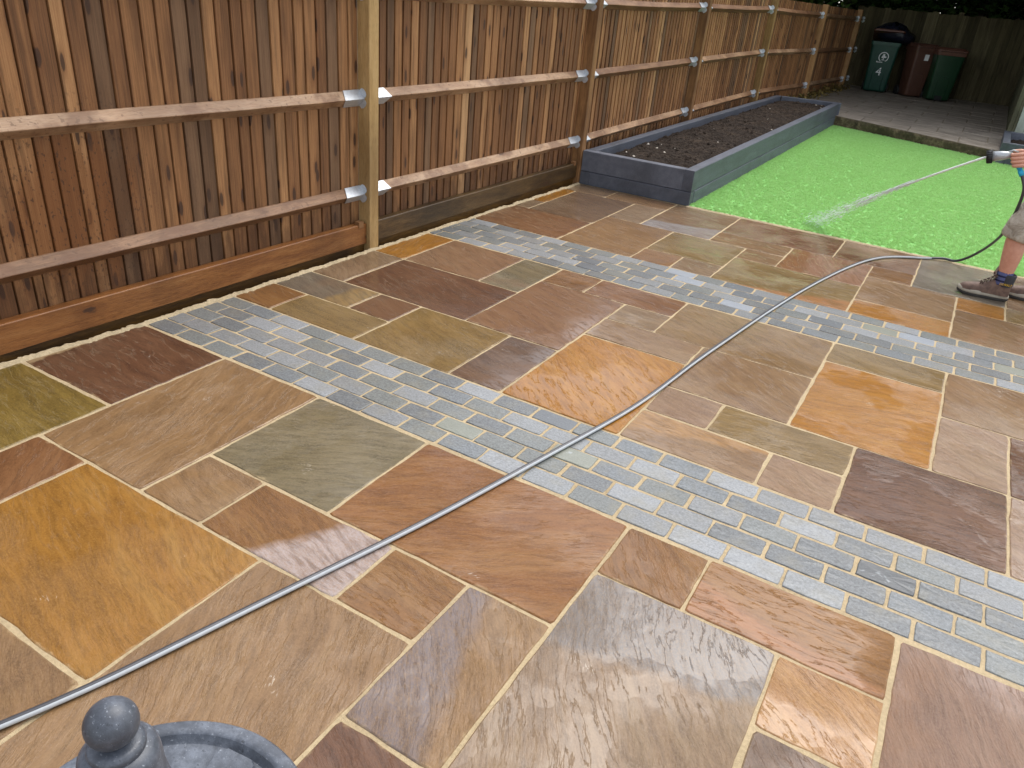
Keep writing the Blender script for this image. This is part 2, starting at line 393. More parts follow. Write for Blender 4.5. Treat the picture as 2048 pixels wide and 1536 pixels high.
def turf_z(x, y):
    k = min(1, max(0, (x + 2.0) / 2.4))
    return .004 + max(0, (y - 7.1)) / 7.4 * (.082 - .05 * k)
def raised_z(x, y):
    k = min(1.3, max(0, (x + 2.03) / 2.5)); t = max(0, min(1.2, (y - 14.0) / 6.0))
    return lerp(lerp(.235, .165, k), lerp(.35, .34, k), t)
def step_y(x): return 14.47 - (x + 2.03) * .32       # front line of the raised paving

# ------------------------------------------------------------------ ground, patio bed
g = NG('bare_earth'); n = g.noise(g.pos(), 3, 6, .6)
m_earth = g.bsdf(Base_Color=g.ramp(n, [(.3, S(58, 48, 34)), (.7, S(92, 84, 56))]), Roughness=.95, Normal=g.bump(n, .6, .05))
b = MB(); b.add([(-300, -300, -.12), (300, -300, -.12), (300, 300, -.12), (-300, 300, -.12)], [(0, 1, 2, 3)])
structure(b.build('ground', m_earth), 'bare brown earth around and under the garden', 'ground')

b = MB(); nx, ny = 90, 150
for j in range(ny + 1):
    y = -2.6 + j * (7.115 + 2.6) / ny
    for i in range(nx + 1):
        x0 = grout_x(y) - .004
        x = x0 + (5.0 - x0) * (i / nx)
        b.v.append((x, y, -.0028 + .0013 * fbm(x * 9, y * 9)))
for j in range(ny):
    for i in range(nx):
        a = j * (nx + 1) + i; b.f.append([a, a + 1, a + nx + 2, a + nx + 1]); b.mi.append(0); b.sm.append(True)
patio = structure(b.build('patio', M_BED, fixn=False), 'wet patio of multicoloured sandstone slabs with two bands of grey granite setts', 'patio')
# mortar fillet along the gravel board, ragged on top
b = MB(); prof_n = 5; rr = R_(3); prev = None; y = -2.5
while y < 7.07:
    gx = grout_x(y) + .018 * fbm(y * 6.5, 3.1) + .008 * rr.uniform(-1, 1)
    hh = .016 + .010 * abs(fbm(y * 9, 8.2)) + .004 * rr.random()
    ring = [(gx - .014, y, -.03), (gx - .010, y, hh * .55), (gx, y, hh * .7), (gx + .008 + .012 * abs(fbm(y * 12, 5.5)), y, .0045), (gx + .026, y, -.008)]
    o = len(b.v); b.v += ring
    if prev is not None:
        for k in range(4): b.f.append([prev + k, prev + k + 1, o + k + 1, o + k]); b.mi.append(0); b.sm.append(True)
    prev = o; y += .014
b.build('mortar_fillet', M_FILLET, patio)
# mortar haunch along the lawn edge
b = MB(); prev = None; x = -2.14
while x < 4.8:
    yy = 7.088 + .008 * fbm(x * 7, 1.4) + .004 * rr.uniform(-1, 1); h = .004 + .005 * rr.random()
    ring = [(x, yy - .016, -.006), (x, yy, h), (x, yy + .018 + .006 * rr.random(), h * .8), (x, yy + .04, -.012)]
    o = len(b.v); b.v += ring
    if prev is not None:
        for k in range(3): b.f.append([prev + k, o + k, o + k + 1, prev + k + 1]); b.mi.append(0); b.sm.append(True)
    prev = o; x += .016
b.build('mortar_edge', M_FILLET, patio)

# ------------------------------------------------------------------ paving slabs
GREEN = (S(104, 86, 36), S(136, 114, 54), S(156, 132, 76)); MAROON = (S(84, 54, 40), S(110, 75, 55), S(130, 94, 72))
TAN = (S(132, 101, 70), S(157, 123, 88), S(170, 140, 108)); RED = (S(118, 78, 50), S(140, 98, 66), S(152, 112, 80))
GGREEN = (S(104, 94, 70), S(130, 118, 92), S(150, 138, 114)); LILAC = (S(146, 130, 122), S(164, 150, 146), S(176, 164, 160))
ORANGE = (S(140, 96, 36), S(168, 118, 50), S(184, 140, 76)); BROWN = (S(116, 78, 44), S(146, 102, 58), S(160, 120, 76))
REDBR = (S(126, 77, 36), S(150, 99, 50), S(165, 119, 72)); MAUVE = (S(118, 102, 96), S(138, 122, 114), S(156, 142, 136))
OCHRE = (S(122, 80, 34), S(150, 103, 46), S(168, 122, 70)); GOLD = (S(156, 108, 60), S(184, 136, 84), S(200, 158, 112))
OLIVE = (S(124, 98, 74), S(150, 123, 98), S(166, 143, 119)); PINK = (S(138, 104, 80), S(158, 125, 98), S(170, 142, 116))
PURPLE = (S(92, 70, 60), S(116, 92, 78), S(132, 108, 92)); GREY = (S(108, 98, 88), S(128, 118, 106), S(142, 132, 120))
DKBR = (S(86, 50, 28), S(110, 71, 42), S(128, 89, 58)); OLVBR = (S(116, 92, 48), S(144, 116, 68), S(162, 136, 94))
OR2 = (S(152, 98, 22), S(178, 119, 32), S(192, 137, 56)); PKBR = (S(130, 98, 70), S(150, 118, 86), S(164, 134, 102))
KD = .575
def K(t): return tuple((c[0] * KD * 1.04, c[1] * KD * 1.0, c[2] * KD * .88, 1) for c in t)
XA = lambda k: -.03 + .305 * k
XC = lambda k: -.06 + .31 * k
ZONES = {'A': (XA, lambda j: 2.19 - .301 * j), 'B': (XA, lambda j: 2.7565 + .3017 * j), 'C': (XC, lambda j: 5.19 + .314 * j)}
# zone, columns k0..k1, rows j0..j1, palette, grain angle, relief, wetness, split
SLABS = [
 ('A', -11, -9, 2, 4, GREEN, .15, .15, .7, None), ('A', -11, -9, 0, 2, MAROON, .1, .15, .9, None), ('A', -9, -7, 0, 3, TAN, 1.25, .25, .6, None),
 ('A', -9, -8, 3, 5, RED, .9, .2, .7, None), ('A', -7, -5, 0, 2, GGREEN, -.5, .6, .8, None), ('A', -7, -6, 2, 3, TAN, .2, .7, .7, None),
 ('A', -6, -4, 2, 3, BROWN, .25, .5, .9, (.85, -.5, .02, S(168, 156, 152))), ('A', -8, -5, 3, 5, ORANGE, .3, .45, .7, None), ('A', -4, -3, 2, 3, BROWN, .1, .7, .8, None),  # first slab: lilac stone with its sky sheen put into the split colour
 ('A', -5, -2, 0, 2, REDBR, -.6, .5, .8, None), ('A', -3, -2, 2, 4, TAN, 1.0, .8, .9, (-.90, -.22, -.02, S(102, 94, 96))), ('A', -2, -1, 0, 1, BROWN, .9, .4, .8, None),
 ('A', -1, 1, 0, 1, OCHRE, -.05, .75, .8, (-.2, -.9, .05, S(140, 94, 60))), ('A', 0, 1, 1, 2, GOLD, .6, .9, 1, None), ('A', -5, -3, 3, 6, TAN, 1.1, .55, .85, None),
 ('A', -2, 0, 1, 4, OLIVE, 1.0, .6, 1, (-.25, .95, .14, S(108, 104, 102))), ('A', -3, -2, 4, 6, MAROON, .4, .3, .8, None), ('A', 0, 1, 2, 4, PURPLE, .8, .4, .9, None), ('A', 1, 3, 0, 3, (S(130, 98, 82), S(150, 116, 98), S(163, 132, 114)), 1.2, .8, 1, None),
 ('A', -8, -5, 5, 7, TAN, .5, .5, .8, None),
 ('B', -11, -10, 0, 1, BROWN, .2, .2, .8, None), ('B', -10, -8, 0, 1, OLVBR, .1, .35, .8, None), ('B', -8, -6, 0, 2, OLVBR, .35, .35, .8, None), ('B', -6, -5, 0, 2, PURPLE, .3, .15, .95, None),
 ('B', -5, -3, 0, 3, OR2, .7, .3, .7, None), ('B', -3, -1, 0, 1, PKBR, .1, .4, .8, (-.3, .9, .02, S(150, 112, 66))), ('B', -1, 0, 0, 1, PINK, .3, .3, .8, None), ('B', 0, 2, 0, 2, DKBR, -.1, .75, .95, None),
 ('B', -11, -9, 1, 2, GREY, .4, .1, .9, (.95, -.1, .12, S(140, 112, 66))), ('B', -9, -8, 1, 2, PURPLE, .4, .1, .9, None), ('B', -3, -2, 1, 2, PINK, .2, .4, .8, None), ('B', -2, 0, 1, 2, OLVBR, -.15, .6, .8, None),
 ('B', -11, -10, 2, 4, OLIVE, .7, .15, .8, None), ('B', -10, -7, 2, 4, MAROON, .3, .2, .95, None), ('B', -7, -5, 2, 5, (S(124, 86, 60), S(142, 104, 76), S(152, 118, 92)), .4, .3, .8, None),
 ('B', -7, -6, 5, 6, BROWN, .1, .3, .8, None), ('B', -8, -7, 4, 6, GGREEN, .2, .3, .8, None), ('B', -6, -4, 5, 6, RED, .2, .2, .8, None), ('B', -5, -4, 4, 5, OLIVE, .2, .3, .7, None),
 ('B', -4, -1, 4, 6, (S(122, 92, 56), S(144, 112, 72), S(158, 128, 90)), .5, .35, .8, None), ('B', -3, -1, 2, 4, PKBR, .6, .25, .6, None), ('B', -5, -3, 3, 4, PKBR, .2, .2, .7, None), ('B', -1, 1, 2, 5, OR2, -.2, .6, .85, None),
 ('B', -1, 1, 5, 6, OLVBR, .3, .3, .7, None), ('B', 1, 2, 2, 4, PINK, .5, .5, .8, None), ('B', 1, 3, 4, 6, PKBR, .6, .3, .8, None), ('B', 2, 4, 2, 4, DKBR, .2, .5, .9, None), ('B', 2, 4, 0, 2, PINK, .7, .7, 1, None),
 ('B', -11, -10, 4, 6, OR2, 1.4, .15, .7, None), ('B', -10, -8, 4, 6, (S(124, 92, 70), S(146, 110, 84), S(158, 126, 100)), .45, .25, .8, None),
 ('C', -11, -8, 0, 2, RED, .2, .15, .9, None), ('C', -8, -6, 0, 3, (S(132, 98, 64), S(154, 118, 82), S(168, 136, 102)), .3, .2, .8, None), ('C', -6, -5, 0, 1, BROWN, .1, .2, .8, None), ('C', -5, -4, 0, 1, OLIVE, .3, .2, .8, None),
 ('C', -6, -4, 1, 3, OLVBR, .1, .3, .7, None), ('C', -4, -1, 0, 2, OLVBR, .05, .3, .7, (.3, -.9, .22, S(150, 96, 50))), ('C', -4, -3, 2, 3, TAN, .2, .2, .6, None), ('C', -3, -1, 2, 4, (S(146, 98, 48), S(160, 110, 62), S(148, 110, 84)), 1.2, .4, .8, (.9, .1, -.12, S(138, 104, 82))),
 ('C', -1, 1, 0, 1, OR2, .05, .3, .7, None), ('C', -1, 1, 1, 3, TAN, .4, .2, .6, None), ('C', -1, 0, 3, 4, BROWN, .1, .2, .7, None), ('C', 0, 2, 3, 6, GREY, .5, .2, .7, None), ('C', -2, 0, 4, 6, (S(104, 72, 46), S(130, 92, 62), S(144, 108, 78)), .05, .3, .8, None),
 ('C', -5, -2, 4, 6, (S(108, 70, 46), S(132, 90, 62), S(144, 106, 78)), .03, .3, .8, None), ('C', -5, -3, 3, 4, TAN, .2, .2, .7, None), ('C', -7, -5, 3, 6, (S(130, 96, 64), S(146, 116, 84), S(150, 132, 112)), .1, .2, .8, (.2, -.95, .18, S(142, 138, 138))), ('C', -8, -7, 3, 5, OLIVE, .2, .2, .7, None),
 ('C', -9, -7, 5, 6, PKBR, .2, .2, .8, None), ('C', -10, -8, 2, 5, (S(104, 80, 60), S(124, 98, 76), S(138, 112, 92)), .3, .2, .9, None), ('C', -11, -10, 2, 3, OLIVE, .2, .2, .8, None), ('C', -11, -10, 3, 5, OR2, 1.2, .2, .8, None), ('C', -11, -9, 5, 6, OLIVE, .2, .2, .8, None),
 ('C', 1, 2, 2, 3, OR2, .1, .3, .7, None), ('C', 1, 3, 0, 2, PKBR, .3, .3, .7, None),
]
rng = R_(11)
used = {z: set() for z in 'ABC'}
for z, k0, k1, j0, j1, *_ in SLABS:
    for k in range(k0, k1):
        for j in range(j0, j1): used[z].add((k, j))
lim = {'A': range(0, 15), 'B': range(0, 6), 'C': range(0, 6)}
pal_all = [TAN, RED, GGREEN, BROWN, OLVBR, PKBR, GREY, MAROON, OR2, OLIVE]
for z in 'ABC':                                    # the patio goes on in the same random courses beyond the frame
    for j in lim[z]:
        for k in range(-11, 15):
            if (k, j) in used[z]: continue
            opts = [(3, 2), (2, 2), (2, 3), (2, 1), (1, 2), (1, 1)]; rng.shuffle(opts)
            for wk, wj in opts + [(1, 1)]:
                cells = [(k + a, j + c) for a in range(wk) for c in range(wj)]
                if all(cl not in used[z] and cl[0] < 15 and cl[1] in lim[z] for cl in cells): break
            used[z].update(cells)
            SLABS.append((z, k, k + wk, j, j + wj, rng.choice(pal_all), rng.uniform(0, 1.5), rng.uniform(.2, .7), rng.uniform(.6, 1), None))
JW = {'A': .0060, 'B': .0050, 'C': .0050}
def slab_mesh(w, d, rr, skew):
    """rough-sawn outline, arrised top edge; w,d half sizes, skew = left-edge x offsets at both ends"""
    cs = [(-w + skew[0], -d), (w, -d), (w, d), (-w + skew[1], d)]
    pts = []
    for a in range(4):
        p, q = cs[a], cs[(a + 1) % 4]; L = math.hypot(q[0] - p[0], q[1] - p[1]); n = max(3, int(L / .045))
        nx_, ny_ = (q[1] - p[1]) / L, -(q[0] - p[0]) / L
        sd_ = rr.uniform(0, 99)
        for i in range(n):
            t = (i / n) if i < 2 else (i / n); t = t if i != 1 else t * .35; off = .0045 * fbm(t * L * 8, sd_) + .0012 * rr.uniform(-1, 1)
            if i == 0: off = -.004 * rr.random()
            ex = 0.5 * ((cs[a - 1][0] - p[0]) / 1) if i == 0 else 0
            x = p[0] + (q[0] - p[0]) * t + nx_ * off; y = p[1] + (q[1] - p[1]) * t + ny_ * off
            if i == 0:
                k = rr.uniform(.0005, .003); x -= math.copysign(k, p[0]); y -= math.copysign(k, p[1])
            pts.append((x, y))
    n = len(pts); b = MB()
    def inset(e): return [(x - math.copysign(min(e, abs(x)), x) * (abs(x) / w) ** 3 if abs(x) > .5 * w else x, y - math.copysign(min(e, abs(y)), y) * (abs(y) / d) ** 3 if abs(y) > .5 * d else y) for x, y in pts]
    rings = [(pts, -.04), (pts, -.007), (inset(.0022), -.0025), (inset(.006), 0.0)]
    for pr, z in rings: b.v += [(x, y, z) for x, y in pr]
    for r in range(3):
        for i in range(n):
            b.f.append([r * n + i, r * n + (i + 1) % n, (r + 1) * n + (i + 1) % n, (r + 1) * n + i]); b.mi.append(0); b.sm.append(r > 0)
    b.f.append([3 * n + i for i in range(n)]); b.mi.append(0); b.sm.append(False)
    return b
for i, (z, k0, k1, j0, j1, pal, ang, rel, wet, split) in enumerate(SLABS):
    fx, fy = ZONES[z]; rr = R_(500 + i)
    x0, x1 = fx(k0), fx(k1); ya, yb = sorted((fy(j0), fy(j1)))
    if z == 'C' and j1 == 6: yb = 7.078
    if z == 'B' and j1 == 6: yb = 4.575
    jw = JW[z] * rr.uniform(.55, 1.0)
    skew = (0, 0)
    if k0 == -11:
        x0 = max(grout_x(ya), grout_x(yb)) + .004
        skew = (grout_x(ya) + .004 - x0, grout_x(yb) + .004 - x0)
    w2, d2 = (x1 - x0) / 2 - jw, (yb - ya) / 2 - jw
    me = slab_mesh(w2, d2, rr, skew).mesh('paving_slab', mat_slab(i, *K(pal), ang, rel, wet, split, (w2, d2)))
    o = obj('paving_slab', me, patio, ((x0 + x1) / 2 + rr.uniform(-.002, .002), (ya + yb) / 2 + rr.uniform(-.002, .002), .001 + rr.uniform(-.001, .0015)))
    o.rotation_euler = (rr.uniform(-.0022, .0022), rr.uniform(-.0022, .0022), rr.uniform(-.0025, .0025))

# ------------------------------------------------------------------ granite setts, two bands of five courses
def sett_mesh(w, d, rr):
    n = 5; pts = []
    cs = [(-w, -d), (w, -d), (w, d), (-w, d)]
    for a in range(4):
        p, q = cs[a], cs[(a + 1) % 4]
        for i in range(n):
            t = i / n; x = lerp(p[0], q[0], t) + rr.uniform(-.0014, .0014); y = lerp(p[1], q[1], t) + rr.uniform(-.0014, .0014)
            if i == 0: x *= 1 - .0016 / w; y *= 1 - .0016 / d
            pts.append((x, y))
    N = len(pts); b = MB()
    for s_, z in ((0, -.035), (0, -.0042), (.0012, -.0008), (.0040, .0008)):
        b.v += [(x - math.copysign(s_, x) * (abs(x) / w) ** 2, y - math.copysign(s_, y) * (abs(y) / d) ** 2, z + (rr.uniform(-.0007, .0007) if z > 0 else 0)) for x, y in pts]
    for r in range(3):
        for i in range(N): b.f.append([r * N + i, r * N + (i + 1) % N, (r + 1) * N + (i + 1) % N, (r + 1) * N + i]); b.mi.append(0); b.sm.append(True)
    b.v.append((0, 0, .0014)); c = len(b.v) - 1
    for i in range(N): b.f.append([3 * N + i, 3 * N + (i + 1) % N, c]); b.mi.append(0); b.sm.append(False)
    return b
SPECIAL = {('b1', 2, 4): m_sett_dark}
def near(ax, ay, x, y): return abs(ax - x) < .1 and abs(ay - y) < .055
SPEC = [(0.205, 2.475, m_sett_black), (-1.09, 2.475, m_sett_olive), (-1.57, 2.365, m_sett_olive), (-2.2, 4.9, m_sett_dark), (-2.05, 4.78, m_sett_dark), (-1.32, 5.02, m_sett_pale), (-1.5, 5.14, m_sett_pale), (-.95, 4.78, m_sett_pale), (.56, 4.9, m_sett_olive)]
for nm, y0, pit, px_, phases in (('b1', 2.199, .1108, .2045, (-.305, -.19, -.309, -.19, -.307)), ('b2', 4.586, .1206, .2107, (-.538, -.46, -.551, -.45, -.546))):
    hw, hd = (px_ - .0085) / 2, (pit - .0085) / 2
    variants = [sett_mesh(hw, hd, R_(40 + q)).mesh('sett', m_sett) for q in range(8)]
    rr = R_(77)
    for r in range(5):
        yc = y0 + pit * (r + .5); n0 = -17
        for n in range(n0, 9):
            x0 = phases[r] + n * px_; x1 = x0 + px_; gl = grout_x(yc) + .01
            if x1 < gl + .03: continue
            sx = 1
            if x0 < gl: sx = (x1 - gl) / px_; x0 = gl
            xc = (x0 + x1) / 2
            me = rr.choice(variants)
            o = obj('sett', me, patio, (xc + rr.uniform(-.0015, .0015), yc + rr.uniform(-.002, .002), rr.uniform(-.0012, .0018)))
            o.rotation_euler = (rr.uniform(-.008, .008), rr.uniform(-.006, .006), rr.uniform(-.014, .014) + (math.pi if rr.random() < .5 else 0))
            o.scale = (sx * rr.uniform(.972, 1.008), rr.uniform(.955, 1.01), 1)
            for ax, ay, mm in SPEC:
                if near(ax, ay, xc, yc):
                    o.material_slots[0].link = 'OBJECT'; o.material_slots[0].material = mm
            if o.material_slots[0].link == 'DATA' and rr.random() < (.03 if nm == 'b1' else .08):
                o.material_slots[0].link = 'OBJECT'; o.material_slots[0].material = rr.choice([m_sett_dark, m_sett_olive, m_sett_pale, m_sett_pale])

# ------------------------------------------------------------------ timber fence
fence = thing('timber_fence', 'brown feather edge timber fence with arris rails along the left of the patio', 'fence', (-3.4, 7, 0))
FO = Vector((-3.4, 7, 0))
def fpart(name, me, loc, rotz=0, scale=None, parent=None):
    return obj(name, me, parent or fence, Vector(loc) - FO, rotz, scale)
def rot_of(d): return math.atan2(-d.x, d.y)
BOARD_T = 1.80
def board_mesh(rr, L):
    """wedge board: near edge stands proud of the far edge; unit width along Y"""
    b = MB(); nz = 7
    sec = [(-.004, 0.0), (.0125, .0), (.0145, .025), (.0110, .5), (.0065, .925), (.0050, .95), (-.008, .95), (-.008, 1.03), (-.016, 1.03), (-.016, .0)]
    n = len(sec); ph = rr.uniform(0, 9)
    for k in range(nz + 1):
        z = L * k / nz; wob = .012 * math.sin(z * 1.6 + ph) * rr.uniform(.3, .6)
        b.v += [(x, y + wob, z) for x, y in sec]
    for k in range(nz):
        for i in range(n): b.f.append([k * n + i, k * n + (i + 1) % n, (k + 1) * n + (i + 1) % n, (k + 1) * n + i]); b.mi.append(0); b.sm.append(False)
    b.f.append(list(range(n))[::-1]); b.mi.append(0); b.sm.append(False)
    b.f.append([nz * n + i for i in range(n)]); b.mi.append(0); b.sm.append(False)
    return b
board_me = [board_mesh(R_(900 + q), BOARD_T - .185).mesh('board', m_board) for q in range(5)]
BAY1 = [1.804, 1.885, 1.964, 2.057, 2.123, 2.211, 2.298, 2.381, 2.477, 2.558, 2.644, 2.734, 2.817, 2.898, 2.993, 3.069, 3.161, 3.251, 3.329, 3.426, 3.504, 3.599, 3.681, 3.776, 3.866]
BAY2 = [4.15, 4.225, 4.303, 4.389, 4.474, 4.563, 4.654, 4.734, 4.825, 4.914, 5.004, 5.102, 5.202, 5.279, 5.376, 5.465, 5.567, 5.671, 5.758, 5.857, 5.928, 6.021, 6.116, 6.203, 6.302, 6.393, 6.485, 6.568, 6.664, 6.763, 6.851, 6.941, 7.02]
DARK1 = {2.211, 2.734, 3.681, 3.161, 2.644}; DARK2 = {4.225, 4.654, 5.202 - .0, 6.021}; PALE2 = {5.102}
rr = R_(21)
PW = .045
for i in range(len(POSTS) - 1):
    (xa, ya), (xb, yb) = POSTS[i], POSTS[i + 1]
    A, B = Vector((xa, ya, 0)), Vector((xb, yb, 0)); d = (B - A).normalized(); nrm = Vector((d.y, -d.x, 0)); L = (B - A).length; rz = rot_of(d)
    if i == 1:
        ys = [ya + .05 + .087 * q for q in range(11)]; ys = [q for q in ys if q < 1.77] + BAY1 + [3.955]
    elif i == 2: ys = [4.07] + BAY2 + [7.09]
    else:
        ys = [ya + .0]
        while ys[-1] < yb - .05: ys.append(ys[-1] + rr.uniform(.084, .096))
    la, lb = LIFT[i], LIFT[i + 1]
    for q in range(len(ys) - 1):
        s = (ys[q] - ya) / (yb - ya) * L; wd = (ys[q + 1] - ys[q]) / (yb - ya) * L
        t = s / L; lift = lerp(la, lb, t)
        P = A + d * s - nrm * .108
        o = fpart('board', board_me[rr.randrange(5)], (P.x, P.y, .170 + lift + rr.uniform(-.004, .003)), rz + rr.uniform(-.004, .004), (1, wd * .985, 1))
        mm = None
        if i == 1 and ys[q] in DARK1 or i == 2 and ys[q] in DARK2: mm = m_board_dark
        elif i == 2 and ys[q] in PALE2: mm = m_board_pale
        elif i not in (1, 2):
            u = rr.random(); mm = m_board_dark if u < .13 else m_board_pale if u < .18 else None
        if mm: o.material_slots[0].link = 'OBJECT'; o.material_slots[0].material = mm
    # rails: triangular, flat on the boards; a steel bracket at both ends
    a0, a1 = PW + .004, L - PW - .004
    if i == len(POSTS) - 2: a1 = L - .03
    for zi, z in enumerate((.385, .995, 1.617)):
        base = -.096; hb, pr = .046, .052
        mb_ = MB(); nseg = 16; rl = R_(i * 10 + zi); ph = rl.uniform(0, 9)
        for k in range(nseg + 1):
            s = lerp(a0 + .006, a1 - .006, k / nseg); zz = z + lerp(la, lb, s / L) - .008 * math.sin(math.pi * k / nseg) * (zi == 2) + .0010 * math.sin(k * .5 + ph)
            w1 = .0012 * rl.uniform(-1, 1)
            for (u, v) in ((base, -hb), (base + pr - .0012, -.0035 + w1), (base + pr, -.001 + w1), (base + pr - .0012, .002 + w1), (base + .006, hb - .002), (base, hb)):
                p = A + d * s + nrm * u; mb_.v.append((p.x, p.y, zz + v))
        for k in range(nseg):
            for q in range(6): mb_.f.append([k * 6 + q, k * 6 + (q + 1) % 6, (k + 1) * 6 + (q + 1) % 6, (k + 1) * 6 + q]); mb_.mi.append(0); mb_.sm.append(False)
        mb_.f.append([0, 1, 2, 3, 4, 5]); mb_.mi.append(0); mb_.sm.append(False)
        mb_.f.append([nseg * 6 + q for q in range(6)]); mb_.mi.append(0); mb_.sm.append(False)
        mid = A + d * (L / 2); org = Vector((mid.x, mid.y, z))
        mb_.v = [(x - org.x, y - org.y, zq - org.z) for x, y, zq in mb_.v]
        rail = mb_.build('rail', m_rail, fence, org - FO)
        for end in (0, 1):
            if i == len(POSTS) - 2 and end == 0: continue
            sgn = 1 if end == 0 else -1; s0 = a0 - .003 if end == 0 else a1 + .003
            zz = z + (la if end == 0 else lb)
            bk = MB(); tk = .003
            def P3(s, u, v):
                p = A + d * s + nrm * u; return (p.x - org.x, p.y - org.y, zz + v - org.z)
            Lb = .175; e = base + pr + .004
            # sloped upper and lower plates, cut back at the ridge
            def plate(c):
                n_ = len(c); return bk.add([P3(*q) for q in c], [list(range(n_))])
            e += .002; up = [(s0, base + .008, hb + .005), (s0, e, .001), (s0 + sgn * Lb, e, .001), (s0 + sgn * (Lb - .03), base + .008, hb + .005)]
            dn = [(s0, base + .008, -hb - .005), (s0, e, -.001), (s0 + sgn * Lb, e, -.001), (s0 + sgn * (Lb - .03), base + .008, -hb - .005)]
            for c, sv_ in ((up, 1), (dn, -1)):
                inner = [(s, u - .003, v - sv_ * .003) for s, u, v in c]
                n_ = 4; vs = [P3(*q) for q in c + inner]
                bk.add(vs, [(0, 1, 2, 3), (7, 6, 5, 4)] + [(q, q + 4, (q + 1) % 4 + 4, (q + 1) % 4) for q in range(4)])
            # rounded ears folded against the post
            for sv_ in (1, -1):
                ear = [(.012, hb), (.054, .005), (.068, .010), (.076, .024), (.070, .042), (.052, .058), (.034, .062)]
                n_ = len(ear)
                f0 = [P3(s0 + sgn * .001, base + u * .95, sv_ * v) for u, v in ear]; f1 = [P3(s0 + sgn * .0035, base + u * .95, sv_ * v) for u, v in ear]
                bk.add(f0 + f1, [list(range(n_)), list(range(2 * n_ - 1, n_ - 1, -1))] + [(q, (q + 1) % n_, n_ + (q + 1) % n_, n_ + q) for q in range(n_)])
            bk.build('bracket', m_zinc, rail, (0, 0, 0))
    # gravel boards: the upper stands proud, the lower one is set back
    for nm, z0, z1, back, mm in (('gravel_board', .045, .183, -.030, m_gravel if i <= 1 else m_gravel_wet), ('lower_gravel_board', -.10, .043, -.055, m_gravel_low)):
        gb = MB(); N = 18; rg = R_(300 + i)
        for k in range(N + 1):
            s = lerp(PW + .003, L - PW - .003, k / N); lift = lerp(la, lb, s / L); w1 = .003 * fbm(k * .7, i)
            for u, v in ((back - .062, z0), (back, z0), (back + w1, z1 - .004), (back - .004 + w1, z1), (back - .062, z1 - .002)):
                p = A + d * s + nrm * u; gb.v.append((p.x - A.x, p.y - A.y, v + lift + (w1 if v > z0 else 0)))
        for k in range(N):
            for q in range(5): gb.f.append([k * 5 + q, k * 5 + (q + 1) % 5, (k + 1) * 5 + (q + 1) % 5, (k + 1) * 5 + q]); gb.mi.append(0); gb.sm.append(False)
        gb.f.append([0, 1, 2, 3, 4]); gb.mi.append(0); gb.sm.append(False); gb.f.append([N * 5 + q for q in range(5)]); gb.mi.append(0); gb.sm.append(False)
        gb.build(nm, mm, fence, A - FO)
    # soil ledge behind the gravel board and a cleat at the post
    cb = MB(); cb.box(-.02, .02, -.05, -.005, 0, .04)
    P = A + d * (L - PW - .03) - nrm * .045
    cb.build('cleat', m_board_pale, fence, (P.x - FO.x, P.y - FO.y, .165 + lb)).rotation_euler = (0, 0, rz)
for i, (x, y) in enumerate(POSTS[:-1]):
    d = (Vector((*POSTS[i + 1], 0)) - Vector((x, y, 0))).normalized()
    b = MB(); b.box(-.10, 0, -PW, PW, -.3, BOARD_T + LIFT[i] + .0, bev=.003)
    o = b.build('post', m_post if i in (2, 5, 1) else m_post_red, fence, Vector((x, y, 0)) - FO); o.rotation_euler = (0, 0, rot_of(d))

